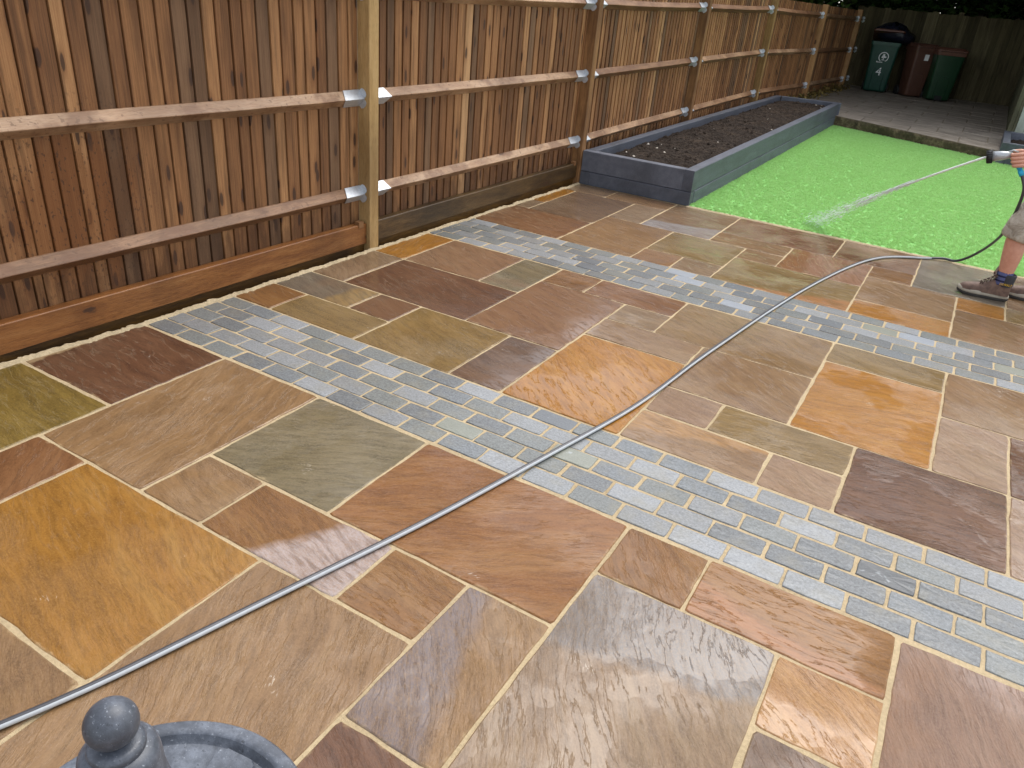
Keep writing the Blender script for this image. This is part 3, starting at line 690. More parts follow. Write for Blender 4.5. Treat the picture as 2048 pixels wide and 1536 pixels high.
# ------------------------------------------------------------------ raised beds of painted sleepers
def soil_material():
    g = NG('dark_soil'); v = g.pos()
    n = g.noise(v, 45, 6, .7); m = g.noise(v, 3.5, 4, .6)
    c = g.ramp(g.math('ADD', g.math('MULTIPLY', n, .6), g.math('MULTIPLY', m, .4)), [(.3, S(28, 22, 18)), (.5, S(50, 41, 34)), (.7, S(84, 70, 57))])
    return g.bsdf(Base_Color=c, Roughness=.95, Normal=g.bump(n, 1.0, .02), Specular_IOR_Level=.2)
m_soil = soil_material()
m_pebble = mat_plain('pale_pebble', S(214, 204, 190), .8, 0, .15, 50)
def raised_bed(label, corners, ztop, zbot, soil_depth, group):
    """corners: near-left, near-right, far-right, far-left (outer plan); ztop/zbot at those corners"""
    P = [Vector((x, y, 0)) for x, y in corners]
    t = thing('raised_bed', label, 'planter', tuple(P[0]), group)
    O = P[0]; TH = .10
    def corner(i, off):
        a, c, e = P[i - 1], P[i], P[(i + 1) % 4]
        n1 = Vector((-(c - a).y, (c - a).x, 0)).normalized(); n2 = Vector((-(e - c).y, (e - c).x, 0)).normalized()
        # inward offset intersection
        d1 = (c - a).normalized(); d2 = (e - c).normalized()
        p1 = c + n1 * off; p2 = c + n2 * off
        den = d1.x * d2.y - d1.y * d2.x
        u = ((p2.x - p1.x) * d2.y - (p2.y - p1.y) * d2.x) / den
        return p1 + d1 * u
    for course in (0, 1):
        for s in range(4):
            i, j = s, (s + 1) % 4
            through = (s % 2 == 0) == (course == 1)     # which pair runs through at the corners
            ends = []
            for (e, other) in ((i, -1), (j, 1)):
                ends.append((P[e], corner(e, TH)))
            dr = (P[j] - P[i]).normalized(); n = Vector((-dr.y, dr.x, 0))
            # front face of this side runs corner to corner when through, else is cut back by one thickness
            if course == 1:
                ext = {0: (0, -1), 1: (0, 0), 2: (0, -1), 3: (0, 0)}[s]
            else:
                ext = {0: (-1, 0), 1: (-1, 0), 2: (-1, 0), 3: (-1, 0)}[s]
                ext = {0: (-1, 0), 1: (-1, 0), 2: (-1, 0), 3: (-1, 0)}[s]
            if course == 1: ext = (0, -1)
            pa = P[i] + dr * (TH + .002) * (-ext[0]); pb = P[j] + dr * (TH + .002) * ext[1]
            b = MB(); N = 10; f0, f1 = (0, .395) if course == 0 else (.405, 1)
            jit = .002 * (1 if course else -1)
            for k in range(N + 1):
                p = pa.lerp(pb, k / N); tt = ((p - P[i]).length) / (P[j] - P[i]).length
                zb, zt = lerp(zbot[i], zbot[j], tt), lerp(ztop[i], ztop[j], tt)
                z0, z1 = lerp(zb, zt, f0), lerp(zb, zt, f1); wv = .002 * fbm(k * .8 + s * 7, course * 3 + 1)
                for off, z in ((0 + jit + wv, z0 + .003), (0 + jit + wv, z1 - .004), (.005 + jit + wv, z1), (TH - .004 + wv, z1), (TH + wv, z1 - .004), (TH + wv, z0 + .003)):
                    q = p + n * off; b.v.append((q.x - O.x, q.y - O.y, z))
            for k in range(N):
                for q in range(6): b.f.append([k * 6 + q, k * 6 + (q + 1) % 6, (k + 1) * 6 + (q + 1) % 6, (k + 1) * 6 + q]); b.mi.append(0); b.sm.append(False)
            b.f.append([0, 1, 2, 3, 4, 5]); b.mi.append(0); b.sm.append(False); b.f.append([N * 6 + q for q in range(6)]); b.mi.append(0); b.sm.append(False)
            b.build('sleeper', m_sleeper, t)
    # soil, mounded with clods
    I = [corner(i, TH - .01) for i in range(4)]
    L = (I[3] - I[0]).length; W = (I[1] - I[0]).length
    nu, nv = max(8, int(W / .022)), max(8, int(L / .022)); b = MB()
    for v in range(nv + 1):
        for u in range(nu + 1):
            fu, fv = u / nu, v / nv
            p = I[0].lerp(I[1], fu).lerp(I[3].lerp(I[2], fu), fv)
            zt = lerp(lerp(ztop[0], ztop[1], fu), lerp(ztop[3], ztop[2], fu), fv)
            edge = min(fu, 1 - fu) * W; edge2 = min(fv, 1 - fv) * L
            m = min(1, edge / .16) * min(1, edge2 / .25)
            h = -soil_depth + .045 * m + .022 * fbm(p.x * 5, p.y * 5) + .016 * fbm(p.x * 17, p.y * 17, 4) + .008 * fbm(p.x * 45, p.y * 45, 9)
            b.v.append((p.x - O.x, p.y - O.y, zt + h))
    for v in range(nv):
        for u in range(nu):
            a = v * (nu + 1) + u; b.f.append([a, a + 1, a + nu + 2, a + nu + 1]); b.mi.append(0); b.sm.append(False)
    b.build('soil', m_soil, t, fixn=False)
    rr = R_(int(L * 100)); cl = MB(); pb_ = MB()
    for q in range(int(L * W * 120)):
        fu, fv = rr.uniform(.04, .96), rr.uniform(.02, .98)
        u, v = int(fu * nu), int(fv * nv); x, y, z = b.v[v * (nu + 1) + u]
        r = rr.uniform(.006, .022) * (1 if q % 9 else 1.5); tgt = cl
        if q % 26 == 0: tgt = pb_; r = rr.uniform(.007, .017)
        vs = []; ph = rr.uniform(0, 6)
        for (a, e) in [(0, -1), (0, 0), (1, 0), (2, 0), (3, 0), (4, 0), (0, 1)]:
            k = rr.uniform(.7, 1.25) * r
            vs.append((x + k * math.cos(ph + a * 1.257) * (e == 0), y + k * math.sin(ph + a * 1.257) * (e == 0), z + e * k * .7 + rr.uniform(-.2, .2) * r))
        tgt.add(vs, [(0, 2, 1), (0, 3, 2), (0, 4, 3), (0, 5, 4), (0, 1, 5), (6, 1, 2), (6, 2, 3), (6, 3, 4), (6, 4, 5), (6, 5, 1)])
    stuff(cl.build('soil_clods', m_soil, t)); stuff(pb_.build('pebbles', m_pebble, t))
    return t
raised_bed('long slate grey sleeper bed full of dark soil beside the timber fence', [(-3.285, 7.085), (-2.125, 7.10), (-2.11, 14.72), (-3.17, 14.50)], [.33, .33, .435, .435], [0, 0, .085, .085], .085, None)
raised_bed('short slate grey sleeper bed behind the spray nozzle near the pale shed', [(.385, 13.42), (1.75, 13.30), (1.80, 15.0), (.40, 15.12)], [.325, .325, .33, .33], [.02, .02, .03, .03], .12, None)

# ------------------------------------------------------------------ lawn
def mat_turf():
    g = NG('artificial_grass'); p = g.pos()
    isl = g.n('ObjectInfo').outputs['Random']
    tone = g.noise(g.mapping(p, rot=(0, 0, .25), scale=(.9, 3.2, 1)), 2.2, 4, .6)
    c = g.ramp(isl, [(0, S(160, 200, 124)), (.5, S(171, 209, 136)), (1, S(184, 218, 150))])
    c = g.mix(g.mapr(tone, .45, .66, 0, .4), c, S(158, 202, 122))
    dent = g.noise(g.mapping(p, rot=(0, 0, .3), scale=(2.4, 9, 1)), 2.0, 4, .6)
    c = g.mix(g.mapr(dent, .62, .72, 0, .5), c, S(116, 162, 86))
    bs = g.n('BsdfPrincipled', ins={'Base Color': c, 'Roughness': .6, 'Specular IOR Level': .25})
    tr = g.n('BsdfTranslucent', ins={'Color': c}); mx = g.n('MixShader', ins={0: .42, 1: bs.outputs[0], 2: tr.outputs[0]})
    g.t.links.new(mx.outputs[0], g.out.inputs[0]); return g.m
g = NG('turf_backing'); m_back = g.bsdf(Base_Color=S(134, 192, 112), Roughness=.9)
m_turf = mat_turf()
b = MB(); nx, ny = 44, 56
XR = 3.6
for j in range(ny + 1):
    for i in range(nx + 1):
        f = j / ny; xl = -2.125 + .01 * f; x = lerp(xl, XR, i / nx); y = lerp(7.115, step_y(x) + .01, f)
        b.v.append((x, y, turf_z(x, y)))
for j in range(ny):
    for i in range(nx): a = j * (nx + 1) + i; b.f.append([a, a + 1, a + nx + 2, a + nx + 1]); b.mi.append(0); b.sm.append(True)
lawn = structure(b.build('lawn', m_back, fixn=False), 'bright green artificial lawn between the patio and the raised paving', 'lawn')
# blades: little tufts scattered by geometry nodes
tuft_col = D.collections.new('tufts')
def tuft(rr, n=16, hgt=.016):
    b = MB()
    for q in range(n):
        a = rr.uniform(0, 6.28); r = rr.uniform(0, .02); x, y = r * math.cos(a), r * math.sin(a)
        t = rr.uniform(0, 6.28); ln = rr.uniform(.25, .75); h = hgt * rr.uniform(.75, 1.15); wd = .0010
        dx, dy = math.cos(t), math.sin(t); sx, sy = -dy * wd, dx * wd
        m = (x + dx * ln * h * .35, y + dy * ln * h * .35, h * .6); e = (x + dx * ln * h, y + dy * ln * h, h)
        b.add([(x - sx, y - sy, 0), (x + sx, y + sy, 0), (m[0] + sx, m[1] + sy, m[2]), (m[0] - sx, m[1] - sy, m[2]), e], [(0, 1, 2, 3), (3, 2, 4)])
    return b
tufts = []
for q in range(4):
    me = tuft(R_(60 + q)).mesh('blade_tuft', m_turf); o = D.objects.new('blade_tuft', me); tuft_col.objects.link(o); tufts.append(o)
grass_me = lawn.data.copy(); grass_me.name = 'grass'
grass = obj('grass', grass_me)
stuff(grass, 'short bright green synthetic grass blades covering the lawn', 'grass')
ng = D.node_groups.new('grass_scatter', 'GeometryNodeTree')
ng.interface.new_socket('Geometry', in_out='INPUT', socket_type='NodeSocketGeometry')
ng.interface.new_socket('Geometry', in_out='OUTPUT', socket_type='NodeSocketGeometry')
N_ = ng.nodes; Lk = ng.links
gi = N_.new('NodeGroupInput'); go = N_.new('NodeGroupOutput')
dp = N_.new('GeometryNodeDistributePointsOnFaces'); dp.inputs['Density'].default_value = 2800
ci = N_.new('GeometryNodeCollectionInfo'); ci.inputs['Collection'].default_value = tuft_col; ci.inputs['Separate Children'].default_value = True; ci.inputs['Reset Children'].default_value = True
ip = N_.new('GeometryNodeInstanceOnPoints'); ip.inputs['Pick Instance'].default_value = True
rv = N_.new('FunctionNodeRandomValue'); rv.data_type = 'FLOAT_VECTOR'; rv.inputs[0].default_value = (-.12, -.12, 0); rv.inputs[1].default_value = (.12, .12, 6.28)
rs = N_.new('FunctionNodeRandomValue'); rs.data_type = 'FLOAT'; rs.inputs[2].default_value = .7; rs.inputs[3].default_value = 1.15
Lk.new(gi.outputs[0], dp.inputs['Mesh']); Lk.new(dp.outputs['Points'], ip.inputs['Points']); Lk.new(ci.outputs[0], ip.inputs['Instance'])
Lk.new(rv.outputs[0], ip.inputs['Rotation']); Lk.new(rs.outputs[1], ip.inputs['Scale']); Lk.new(ip.outputs[0], go.inputs[0])
md = grass.modifiers.new('scatter', 'NODES'); md.node_group = ng

# ------------------------------------------------------------------ raised paving with its step
def mat_oldslab(i):
    g = NG('old_concrete_slab'); v = rnd_coords(g, 21); n = g.noise(g.mapping(v, scale=(1, 3, 1)), 3, 6, .65)
    c = g.ramp(n, [(.3, S(96, 88, 78)), (.5, S(136, 126, 114)), (.7, S(160, 150, 136))])
    c = g.mix(g.math('MULTIPLY', g.orand(), .30), c, S(112, 104, 92))
    c = g.mix(g.mapr(g.noise(v, 14, 4, .6), .58, .75, 0, .5), c, S(66, 62, 48))
    return g.bsdf(Base_Color=c, Roughness=.55, Normal=g.bump(n, .4, .01), Specular_IOR_Level=.4)
m_old = mat_oldslab(0)
b = MB(); nx, ny = 40, 40
for j in range(ny + 1):
    for i in range(nx + 1):
        x = lerp(-3.3, 3.6, i / nx); y = lerp(step_y(x) + .02, 20.6, j / ny); b.v.append((x, y, raised_z(x, y) - .012))
for j in range(ny):
    for i in range(nx): a = j * (nx + 1) + i; b.f.append([a, a + 1, a + nx + 2, a + nx + 1]); b.mi.append(0); b.sm.append(True)
rp = structure(b.build('raised_paving', M_CONC, fixn=False), 'grey weathered raised paving in shade in front of the bins', 'paving')
rr = R_(88)
for row in range(11):
    v0 = row * .605; offx = -.45 if row % 2 else 0
    for col in range(10):
        x0 = -3.2 + col * .755 + offx * .8; x1 = x0 + .75
        if x1 < -3.1 or x0 > 3.4: continue
        x0 = max(x0, -3.05)
        pts = []
        for (x, s) in ((x0, 0), (x1, 0), (x1, .598), (x0, .598)):
            y = step_y(x) + .03 + v0 + s if row == 0 else lerp(step_y(x), 14.0, min(1, row / 4)) + .03 + v0 + s
            pts.append((x, y))
        if pts[0][1] > 20.1: continue
        if pts[0][0] < -2.0 and pts[3][1] < 14.75: continue
        ctr = (sum(p[0] for p in pts) / 4, sum(p[1] for p in pts) / 4); zc = raised_z(*ctr)
        b = MB(); j_ = rr.uniform(-.003, .003)
        for e, z in ((.006, -.03), (.006, -.003), (.014, .002)):
            for (x, y) in pts:
                xx = x + (e if x < ctr[0] else -e); yy = y + (e if y < ctr[1] else -e)
                b.v.append((xx - ctr[0], yy - ctr[1], raised_z(xx, yy) - zc + z + j_))
        for r in range(2):
            for q in range(4): b.f.append([r * 4 + q, r * 4 + (q + 1) % 4, r * 4 + 4 + (q + 1) % 4, r * 4 + 4 + q]); b.mi.append(0); b.sm.append(False)
        b.f.append([8, 9, 10, 11]); b.mi.append(0); b.sm.append(False)
        b.build('paving_slab', m_old, rp, (ctr[0], ctr[1], zc))
# rough riser
g = NG('mossy_riser'); p = g.pos(); n = g.noise(p, 14, 6, .7); m = g.noise(p, 3, 4, .6)
c = g.ramp(n, [(.3, S(50, 42, 28)), (.5, S(92, 80, 58)), (.7, S(130, 116, 88))]); c = g.mix(g.mapr(m, .45, .62, 0, .7), c, S(52, 50, 24))
m_riser = g.bsdf(Base_Color=c, Roughness=.9, Normal=g.bump(n, .9, .03))
b = MB(); nx = 150; prev = None
for i in range(nx + 1):
    x = lerp(-2.6, 3.6, i / nx); y = step_y(x); zt = raised_z(x, y) - .004
    ring = []
    for k in range(7):
        f = k / 6; z = lerp(-.08, zt, f); ring.append((x, y - .012 + .018 * fbm(x * 5, z * 9, 2) - .012 * (1 - f), z))
    ring.append((x, y + .035, zt + .002 * fbm(x * 8, 1)))
    ring.append((x, y + .06, zt - .02))
    o = len(b.v); b.v += ring
    if prev is not None:
        for k in range(8): b.f.append([prev + k, o + k, o + k + 1, prev + k + 1]); b.mi.append(0); b.sm.append(True)
    prev = o
b.build('step_riser', m_riser, rp, fixn=False)

# ------------------------------------------------------------------ back fence
bf = thing('back_fence', 'dark weathered closeboard fence behind the wheelie bins', 'fence', (-.5, 20.3, .3))
rr = R_(5); x = -3.1; q = 0
ob = MB(); sec = [(0, .002), (.5, -.005), (1, -.013), (1, -.002), (0, .010)]
for k in range(2): ob.v += [(a, c, 1.70 * k) for a, c in sec]
ob.f = [[0, 1, 2, 3, 4][::-1], [5, 6, 7, 8, 9]] + [[i, (i + 1) % 5, 5 + (i + 1) % 5, 5 + i] for i in range(5)]; ob.mi = [0] * 7; ob.sm = [False] * 7
ome = ob.mesh('board', m_oldwood)
while x < 4.2:
    wd = rr.uniform(.098, .125)
    o = obj('board', ome, bf, (x + .5, .0 + rr.uniform(-.004, .004), 0 + rr.uniform(-.02, .015)), 0, (wd * 1.14, 1, 1)); o.rotation_euler = (0, rr.uniform(-.005, .005), 0)
    x += wd
for x in (-1.0, 1.6, 4.0):
    b = MB(); b.box(-.05, .05, .012, .11, -.35, 1.74, bev=.004); b.build('post', m_oldwood, bf, (x + .5, 0, 0))
b = MB(); b.box(-2.35, 4.7, -.02, .0, -.25, -.01); b.build('gravel_board', m_gravel_wet, bf)

# ------------------------------------------------------------------ wheelie bins
m_bin_teal = mat_plain('teal_plastic', S(22, 64, 52), .42, 0, .12, 12, .05)
m_bin_green = mat_plain('green_plastic', S(22, 58, 34), .42, 0, .12, 12, .05)
m_bin_brown = mat_plain('brown_plastic', S(84, 56, 44), .45, 0, .12, 12, .05)
m_lid_brown = mat_plain('dark_brown_plastic', S(96, 62, 48), .45, 0, .12, 12, .05)
m_rubber = mat_plain('black_rubber', S(30, 30, 30), .7, 0, .2, 40)
m_black = mat_plain('black_plastic', S(20, 20, 22), .5, 0, .2, 40)
m_white = mat_plain('white_print', S(225, 228, 226), .5, 0, .03, 20, 0)
def bin_(label, loc, rotz, sx, sy, H, mb_body, mb_lid, rim_mat, opened=0.0):
    t = thing('wheelie_bin', label, 'bin', loc, 'wheelie bins along the back fence', rotz)
    b = MB(); lev = []
    def ring(wx, yf, yb, z, r=.05, n=4):
        pts = []
        for (cx, cy, a0) in ((wx - r, yb - r, 0), (-wx + r, yb - r, 90), (-wx + r, yf + r, 180), (wx - r, yf + r, 270)):
            for k in range(n + 1):
                a = math.radians(a0 + 90 * k / n); pts.append((cx + r * math.cos(a), cy + r * math.sin(a), z))
        return pts
    secs = [ring(sx * .37, -sy * .36, sy * .30, .03), ring(sx * .38, -sy * .375, sy * .32, .07), ring(sx * .43, -sy * .44, sy * .40, H * .6), ring(sx * .465, -sy * .48, sy * .46, H - .07)]
    n = len(secs[0])
    for s_ in secs: b.v += s_
    for r in range(len(secs) - 1):
        for q in range(n): b.f.append([r * n + q, r * n + (q + 1) % n, (r + 1) * n + (q + 1) % n, (r + 1) * n + q]); b.mi.append(0); b.sm.append(True)
    b.f.append(list(range(n))[::-1]); b.mi.append(0); b.sm.append(False)
    # raised arch rib on the front face
    arch = [(-.11, .06), (-.11, .40), (-.10, .44), (-.07, .47), (.07, .47), (.10, .44), (.11, .40), (.11, .06)]
    def fy(z): return -sy * lerp(.36, .48, z / (H - .07))
    b.tube([(x * sx / .58, fy(z) - .002, z) for x, z in arch], .007, 5)
    b.build('body', mb_body, t)
    rb = MB(); a = ring(sx * .50, -sy * .52, sy * .50, H - .075); c = ring(sx * .505, -sy * .525, sy * .505, H - .005)
    rb.v = a + c; rb.f = [[q, (q + 1) % n, n + (q + 1) % n, n + q] for q in range(n)] + [list(range(n))[::-1], list(range(n, 2 * n))]; rb.mi = [0] * len(rb.f); rb.sm = [False] * len(rb.f)
    rb.build('rim', rim_mat, t)
    lb = MB(); A_ = ring(sx * .51, -sy * .56, sy * .50, 0); B_ = ring(sx * .51, -sy * .56, sy * .50, .03); Cc = ring(sx * .44, -sy * .46, sy * .42, .07, .06)
    lb.v = A_ + B_ + Cc; lb.f = [[q + k * n, (q + 1) % n + k * n, n + (q + 1) % n + k * n, n + q + k * n] for k in (0, 1) for q in range(n)] + [list(range(n))[::-1], list(range(2 * n, 3 * n))]; lb.mi = [0] * len(lb.f); lb.sm = [False] * len(lb.f)
    lid = lb.build('lid', mb_lid, t, (0, sy * .5, H)); lid.data.transform(Matrix.Translation((0, -sy * .5, 0))); lid.rotation_euler = (-opened, 0, 0)
    hb = MB(); hb.tube([(-sx * .4, sy * .52, H - .05), (-sx * .4, sy * .60, H - .03), (sx * .4, sy * .60, H - .03), (sx * .4, sy * .52, H - .05)], .015, 6); hb.build('handle', rim_mat, t)
    for s_ in (-1, 1):
        wb = MB(); wb.tube([(s_ * (sx * .36), 0, 0), (s_ * (sx * .36 + .05), 0, 0)], .10, 18, smooth=False); wb.tube([(s_ * (sx * .36 + .045), 0, 0), (s_ * (sx * .36 + .056), 0, 0)], .05, 12, smooth=False)
        wb.build('wheel', m_rubber, t, (0, sy * .36, .10))
    ax = MB(); ax.tube([(-sx * .4, sy * .36, .10), (sx * .4, sy * .36, .10)], .012, 6); ax.build('axle', m_rubber, t)
    return t, fy
t1, fy1 = bin_('green bin with a white tree emblem and the number 4, under a black sack', (-2.22, 19.62, raised_z(-2.2, 19.3)), .10, .60, .64, 1.02, m_bin_teal, m_lid_brown, m_bin_teal, .30)
tilt = math.atan2(.64 * .12, .95)
def decal(me, name, parent, x, z, fy):
    o = obj(name, me, parent, (x, fy(z) - .004, z)); o.rotation_euler = (math.pi / 2 + tilt * 0 + .08, 0, 0); return o
decal(text_mesh('4', .23, m_white, 'number'), 'number', t1, .0, .42, fy1)
eb = MB()                                                   # round tree emblem with a wordmark too small to read
for k in range(28):
    a0, a1 = math.radians(lerp(-150, 150, k / 28)), math.radians(lerp(-150, 150, (k + 1) / 28))
    eb.add([(r * math.sin(a), r * math.cos(a), 0) for a, r in ((a0, .085), (a0, .10), (a1, .10), (a1, .085))], [(0, 1, 2, 3)])
re_ = R_(4)
for k in range(16):
    a = re_.uniform(0, 6.28); r = .042 * re_.random() ** .5; cx, cy, cr = 1.15 * r * math.cos(a), .02 + r * math.sin(a), re_.uniform(.010, .017)
    eb.add([(cx + cr * math.cos(u * .785), cy + cr * math.sin(u * .785), .0003 * k) for u in range(8)], [list(range(8))])
eb.add([(-.008, -.055, 0), (.008, -.055, 0), (.006, .0, 0), (-.006, .0, 0)], [(0, 1, 2, 3)]); eb.add([(-.04, -.062, .0002), (.04, -.062, .0002), (.03, -.054, .0002), (-.03, -.054, .0002)], [(0, 1, 2, 3)])
for k in range(6):
    x = -.12 + k * .021; eb.add([(x, -.115, 0), (x + .014, -.115, 0), (x + .014, -.115 + (.030 if k == 0 else .020), 0), (x, -.115 + (.030 if k == 0 else .020), 0)], [(0, 1, 2, 3)])
decal(eb.mesh('emblem', m_white), 'emblem', t1, .02, .72, fy1)
t2, fy2 = bin_('narrow brown bin with a small white sticker, between the two green bins', (-1.50, 19.62, raised_z(-1.5, 19.3)), .52, .48, .55, .99, m_bin_brown, m_bin_brown, m_bin_brown)
sb = MB(); sb.box(-.045, .045, -.06, .06, 0, .002); decal(sb.mesh('sticker', m_white), 'sticker', t2, .03, .80, fy2)
t3, fy3 = bin_('plain green bin with a dark brown lid, nearest the shed', (-.97, 19.50, raised_z(-1, 19.2)), .30, .58, .64, .97, m_bin_green, m_lid_brown, m_lid_brown)
sb = MB(); sb.box(-.07, .07, -.045, .045, 0, .012); decal(sb.mesh('foot_slot', m_black), 'foot_slot', t3, .0, .07, fy3)
# refuse sack
g = NG('sack_film'); n = g.noise(g.obj(), 14, 4, .6); m_sack = g.bsdf(Base_Color=S(26, 28, 40), Roughness=.28, Normal=g.bump(n, .8, .03))
b = MB(); nu, nv = 28, 14
for v in range(nv + 1):
    ph = math.pi * v / nv
    for u in range(nu):
        th = 2 * math.pi * u / nu; k = 1 + .16 * fbm(math.cos(th) * 2, math.sin(th) * 2, ph * 2) + .05 * math.sin(9 * th + ph * 3)
        b.v.append((.40 * k * math.sin(ph) * math.cos(th), .30 * k * math.sin(ph) * math.sin(th), .19 * k * math.cos(ph) - .10 * max(0, math.cos(th)) * math.sin(ph)))
for v in range(nv):
    for u in range(nu): b.f.append([v * nu + u, v * nu + (u + 1) % nu, (v + 1) * nu + (u + 1) % nu, (v + 1) * nu + u]); b.mi.append(0); b.sm.append(True)
tag(b.build('refuse_sack', m_sack, None, (-2.12, 19.66, raised_z(-2.2, 19.3) + 1.20)), 'shiny black refuse sack lying over the lid of the emblem bin', 'bag')

# ------------------------------------------------------------------ shed at the right
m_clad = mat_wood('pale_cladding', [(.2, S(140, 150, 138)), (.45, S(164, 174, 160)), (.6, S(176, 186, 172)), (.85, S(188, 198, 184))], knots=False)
m_clad_dark = mat_wood('shaded_olive_cladding', [(.2, S(56, 56, 40)), (.45, S(80, 80, 58)), (.6, S(94, 94, 70)), (.85, S(110, 110, 84))], knots=False)  # shade on the trim is put into this dark olive; side boards share it
shed = thing('shed', 'pale sage boarded shed at the right behind the short sleeper bed', 'shed', (.46, 15.45, .1))
b = MB(); b.box(.02, 2.6, .02, 4.6, -.1, 2.25); b.build('wall_core', m_clad_dark, shed)
for k in range(20):
    b = MB(); b.box(0, .122, -.012, .018, -.08, 2.25, bev=.004); b.build('cladding_board', m_clad, shed, (.09 + k * .127, 0, 0))
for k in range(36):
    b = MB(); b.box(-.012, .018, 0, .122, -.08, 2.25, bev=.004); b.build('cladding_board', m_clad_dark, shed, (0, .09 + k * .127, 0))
b = MB(); b.box(-.02, .045, -.022, .085, -.1, 2.26, bev=.004); b.box(.047, .086, -.022, .017, -.1, 2.26, bev=.004); b.build('corner_trim', m_clad_dark, shed)
b = MB(); b.prism([(-.15, 2.25), (4.8, 2.05), (4.8, 2.12), (-.15, 2.32)], 0, -.15, 2.75); b.build('roof', M_CONC, shed)

# ------------------------------------------------------------------ trees beyond and over the back fence
LEAF_K = 1.45
def mat_leaf(name, a, b_):
    g = NG(name); r = g.n('NewGeometry').outputs['Random Per Island']
    c = g.ramp(r, [(0, a), (1, b_)])
    return g.bsdf(Base_Color=c, Roughness=.5, Specular_IOR_Level=.35)
m_leaf = mat_leaf('dark_leaf', S(26, 46, 20), S(66, 98, 44)); m_leaf2 = mat_leaf('mid_leaf', S(34, 60, 24), S(84, 116, 52))
g = NG('bark'); n = g.noise(g.mapping(g.obj(), scale=(8, 8, 1.2)), 3, 6, .7); m_bark = g.bsdf(Base_Color=g.ramp(n, [(.3, S(44, 38, 32)), (.7, S(96, 86, 74))]), Roughness=.9, Normal=g.bump(n, .9, .04))
def tree(label, x, y, h, trunk_r, clumps, seed, leaf, nleaf):
    t = thing('broadleaf_tree', label, 'tree', (x, y, 0), 'trees behind the back fence')
    rr = R_(seed); b = MB()
    b.tube([(0, 0, -.2), (.03, .02, 1.2), (-.02, 0, 2.4), (.05, .05, h * .55), (0, .1, h * .8)], [trunk_r * 1.25, trunk_r, trunk_r * .9, trunk_r * .6, trunk_r * .2], 12)
    for (cx, cy, cz, r) in clumps:
        b.tube([(0, .02, min(cz - .3, h * .45)), (cx * .5, cy * .5, cz - .2), (cx, cy, cz)], [trunk_r * .4, trunk_r * .25, .02], 6)
    b.build('trunk', m_bark, t)
    lv = MB()
    tot = sum(c[3] ** 2 for c in clumps)
    for (cx, cy, cz, r) in clumps:
        for q in range(int(1.5 * nleaf * r * r / tot)):
            v = Vector((rr.gauss(0, 1), rr.gauss(0, 1), rr.gauss(0, .8))).normalized() * r * (rr.random() ** .45)
            v.z *= .75
            p = Vector((cx, cy, cz)) + v; s_ = rr.uniform(.07, .13)
            nn = Vector((rr.gauss(0, .6), rr.gauss(0, .6), 1)).normalized(); a = nn.orthogonal().normalized(); a = Matrix.Rotation(rr.uniform(0, 6.28), 3, nn) @ a; c = nn.cross(a)
            lv.add([p - a * s_, p + c * s_ * .5 + nn * s_ * .12, p + a * s_ * 1.1, p - c * s_ * .5 + nn * s_ * .12], [(0, 1, 2, 3)])
    lv.build('crown', leaf, t, fixn=False)
    return t
def clump_set(seed, n, x0, x1, y0, y1, z0, z1, r0, r1):
    rr = R_(seed); return [(rr.uniform(x0, x1), rr.uniform(y0, y1), rr.uniform(z0, z1), rr.uniform(r0, r1)) for _ in range(n)]
tree('tall shady tree with a thick grey trunk standing behind the bins', -2.2, 21.6, 8, .19, clump_set(1, 24, -2.2, 2.4, -5.3, 1.2, 2.9, 4.6, .9, 1.4) + clump_set(2, 8, -2, 2, .2, 1.6, 2.0, 3.4, .6, 1.0) + clump_set(21, 16, -2.6, 2.6, -.2, 3.2, 5.0, 10.2, 1.2, 1.8), 31, m_leaf, 30000)
tree('dense tree overhanging the corner where the two fences meet', -4.9, 21.8, 9, .15, clump_set(3, 9, -1.2, 1.6, -1.6, 1.4, 2.3, 4.6, .8, 1.3) + clump_set(23, 12, -2.4, 1.6, -.2, 2.6, 4.6, 9.2, 1.1, 1.7), 32, m_leaf2, 20000)
tree('dense dark tree overhanging the back fence towards the shed', .9, 21.8, 8, .17, clump_set(5, 26, -1.8, 2.2, -5.5, 1.2, 2.9, 4.6, .9, 1.4) + clump_set(6, 9, -2, 2, -.6, 1.4, 2.1, 3.4, .6, 1.0) + clump_set(22, 18, -2.2, 3.4, -.2, 3.0, 5.0, 10.4, 1.2, 1.8), 33, m_leaf, 32000)
tree('broad tree behind the shed at the far right', 3.8, 19.5, 8, .17, clump_set(7, 14, -2.4, 1.5, -3, 1.5, 3.0, 5.0, .8, 1.4), 34, m_leaf2, 9000)
tree('leafy tree rising over the far end of the brown timber fence', -4.7, 17.4, 6, .13, clump_set(8, 9, -1.2, .1, -.6, 2.6, 2.3, 3.6, .5, .8), 35, m_leaf2, 7000)
tree('low bushy greenery filling the space right behind the weathered back fence', -.6, 21.6, 3.4, .08, clump_set(11, 26, -3.0, 3.4, -.5, .9, 1.7, 3.2, .6, .9), 36, m_leaf, 16000)
tree('low bushy greenery behind the far end of the brown timber fence', -4.6, 19.0, 3.4, .08, clump_set(12, 12, -.7, .5, -2.6, 2.4, 1.7, 2.7, .5, .7), 37, m_leaf, 8000)
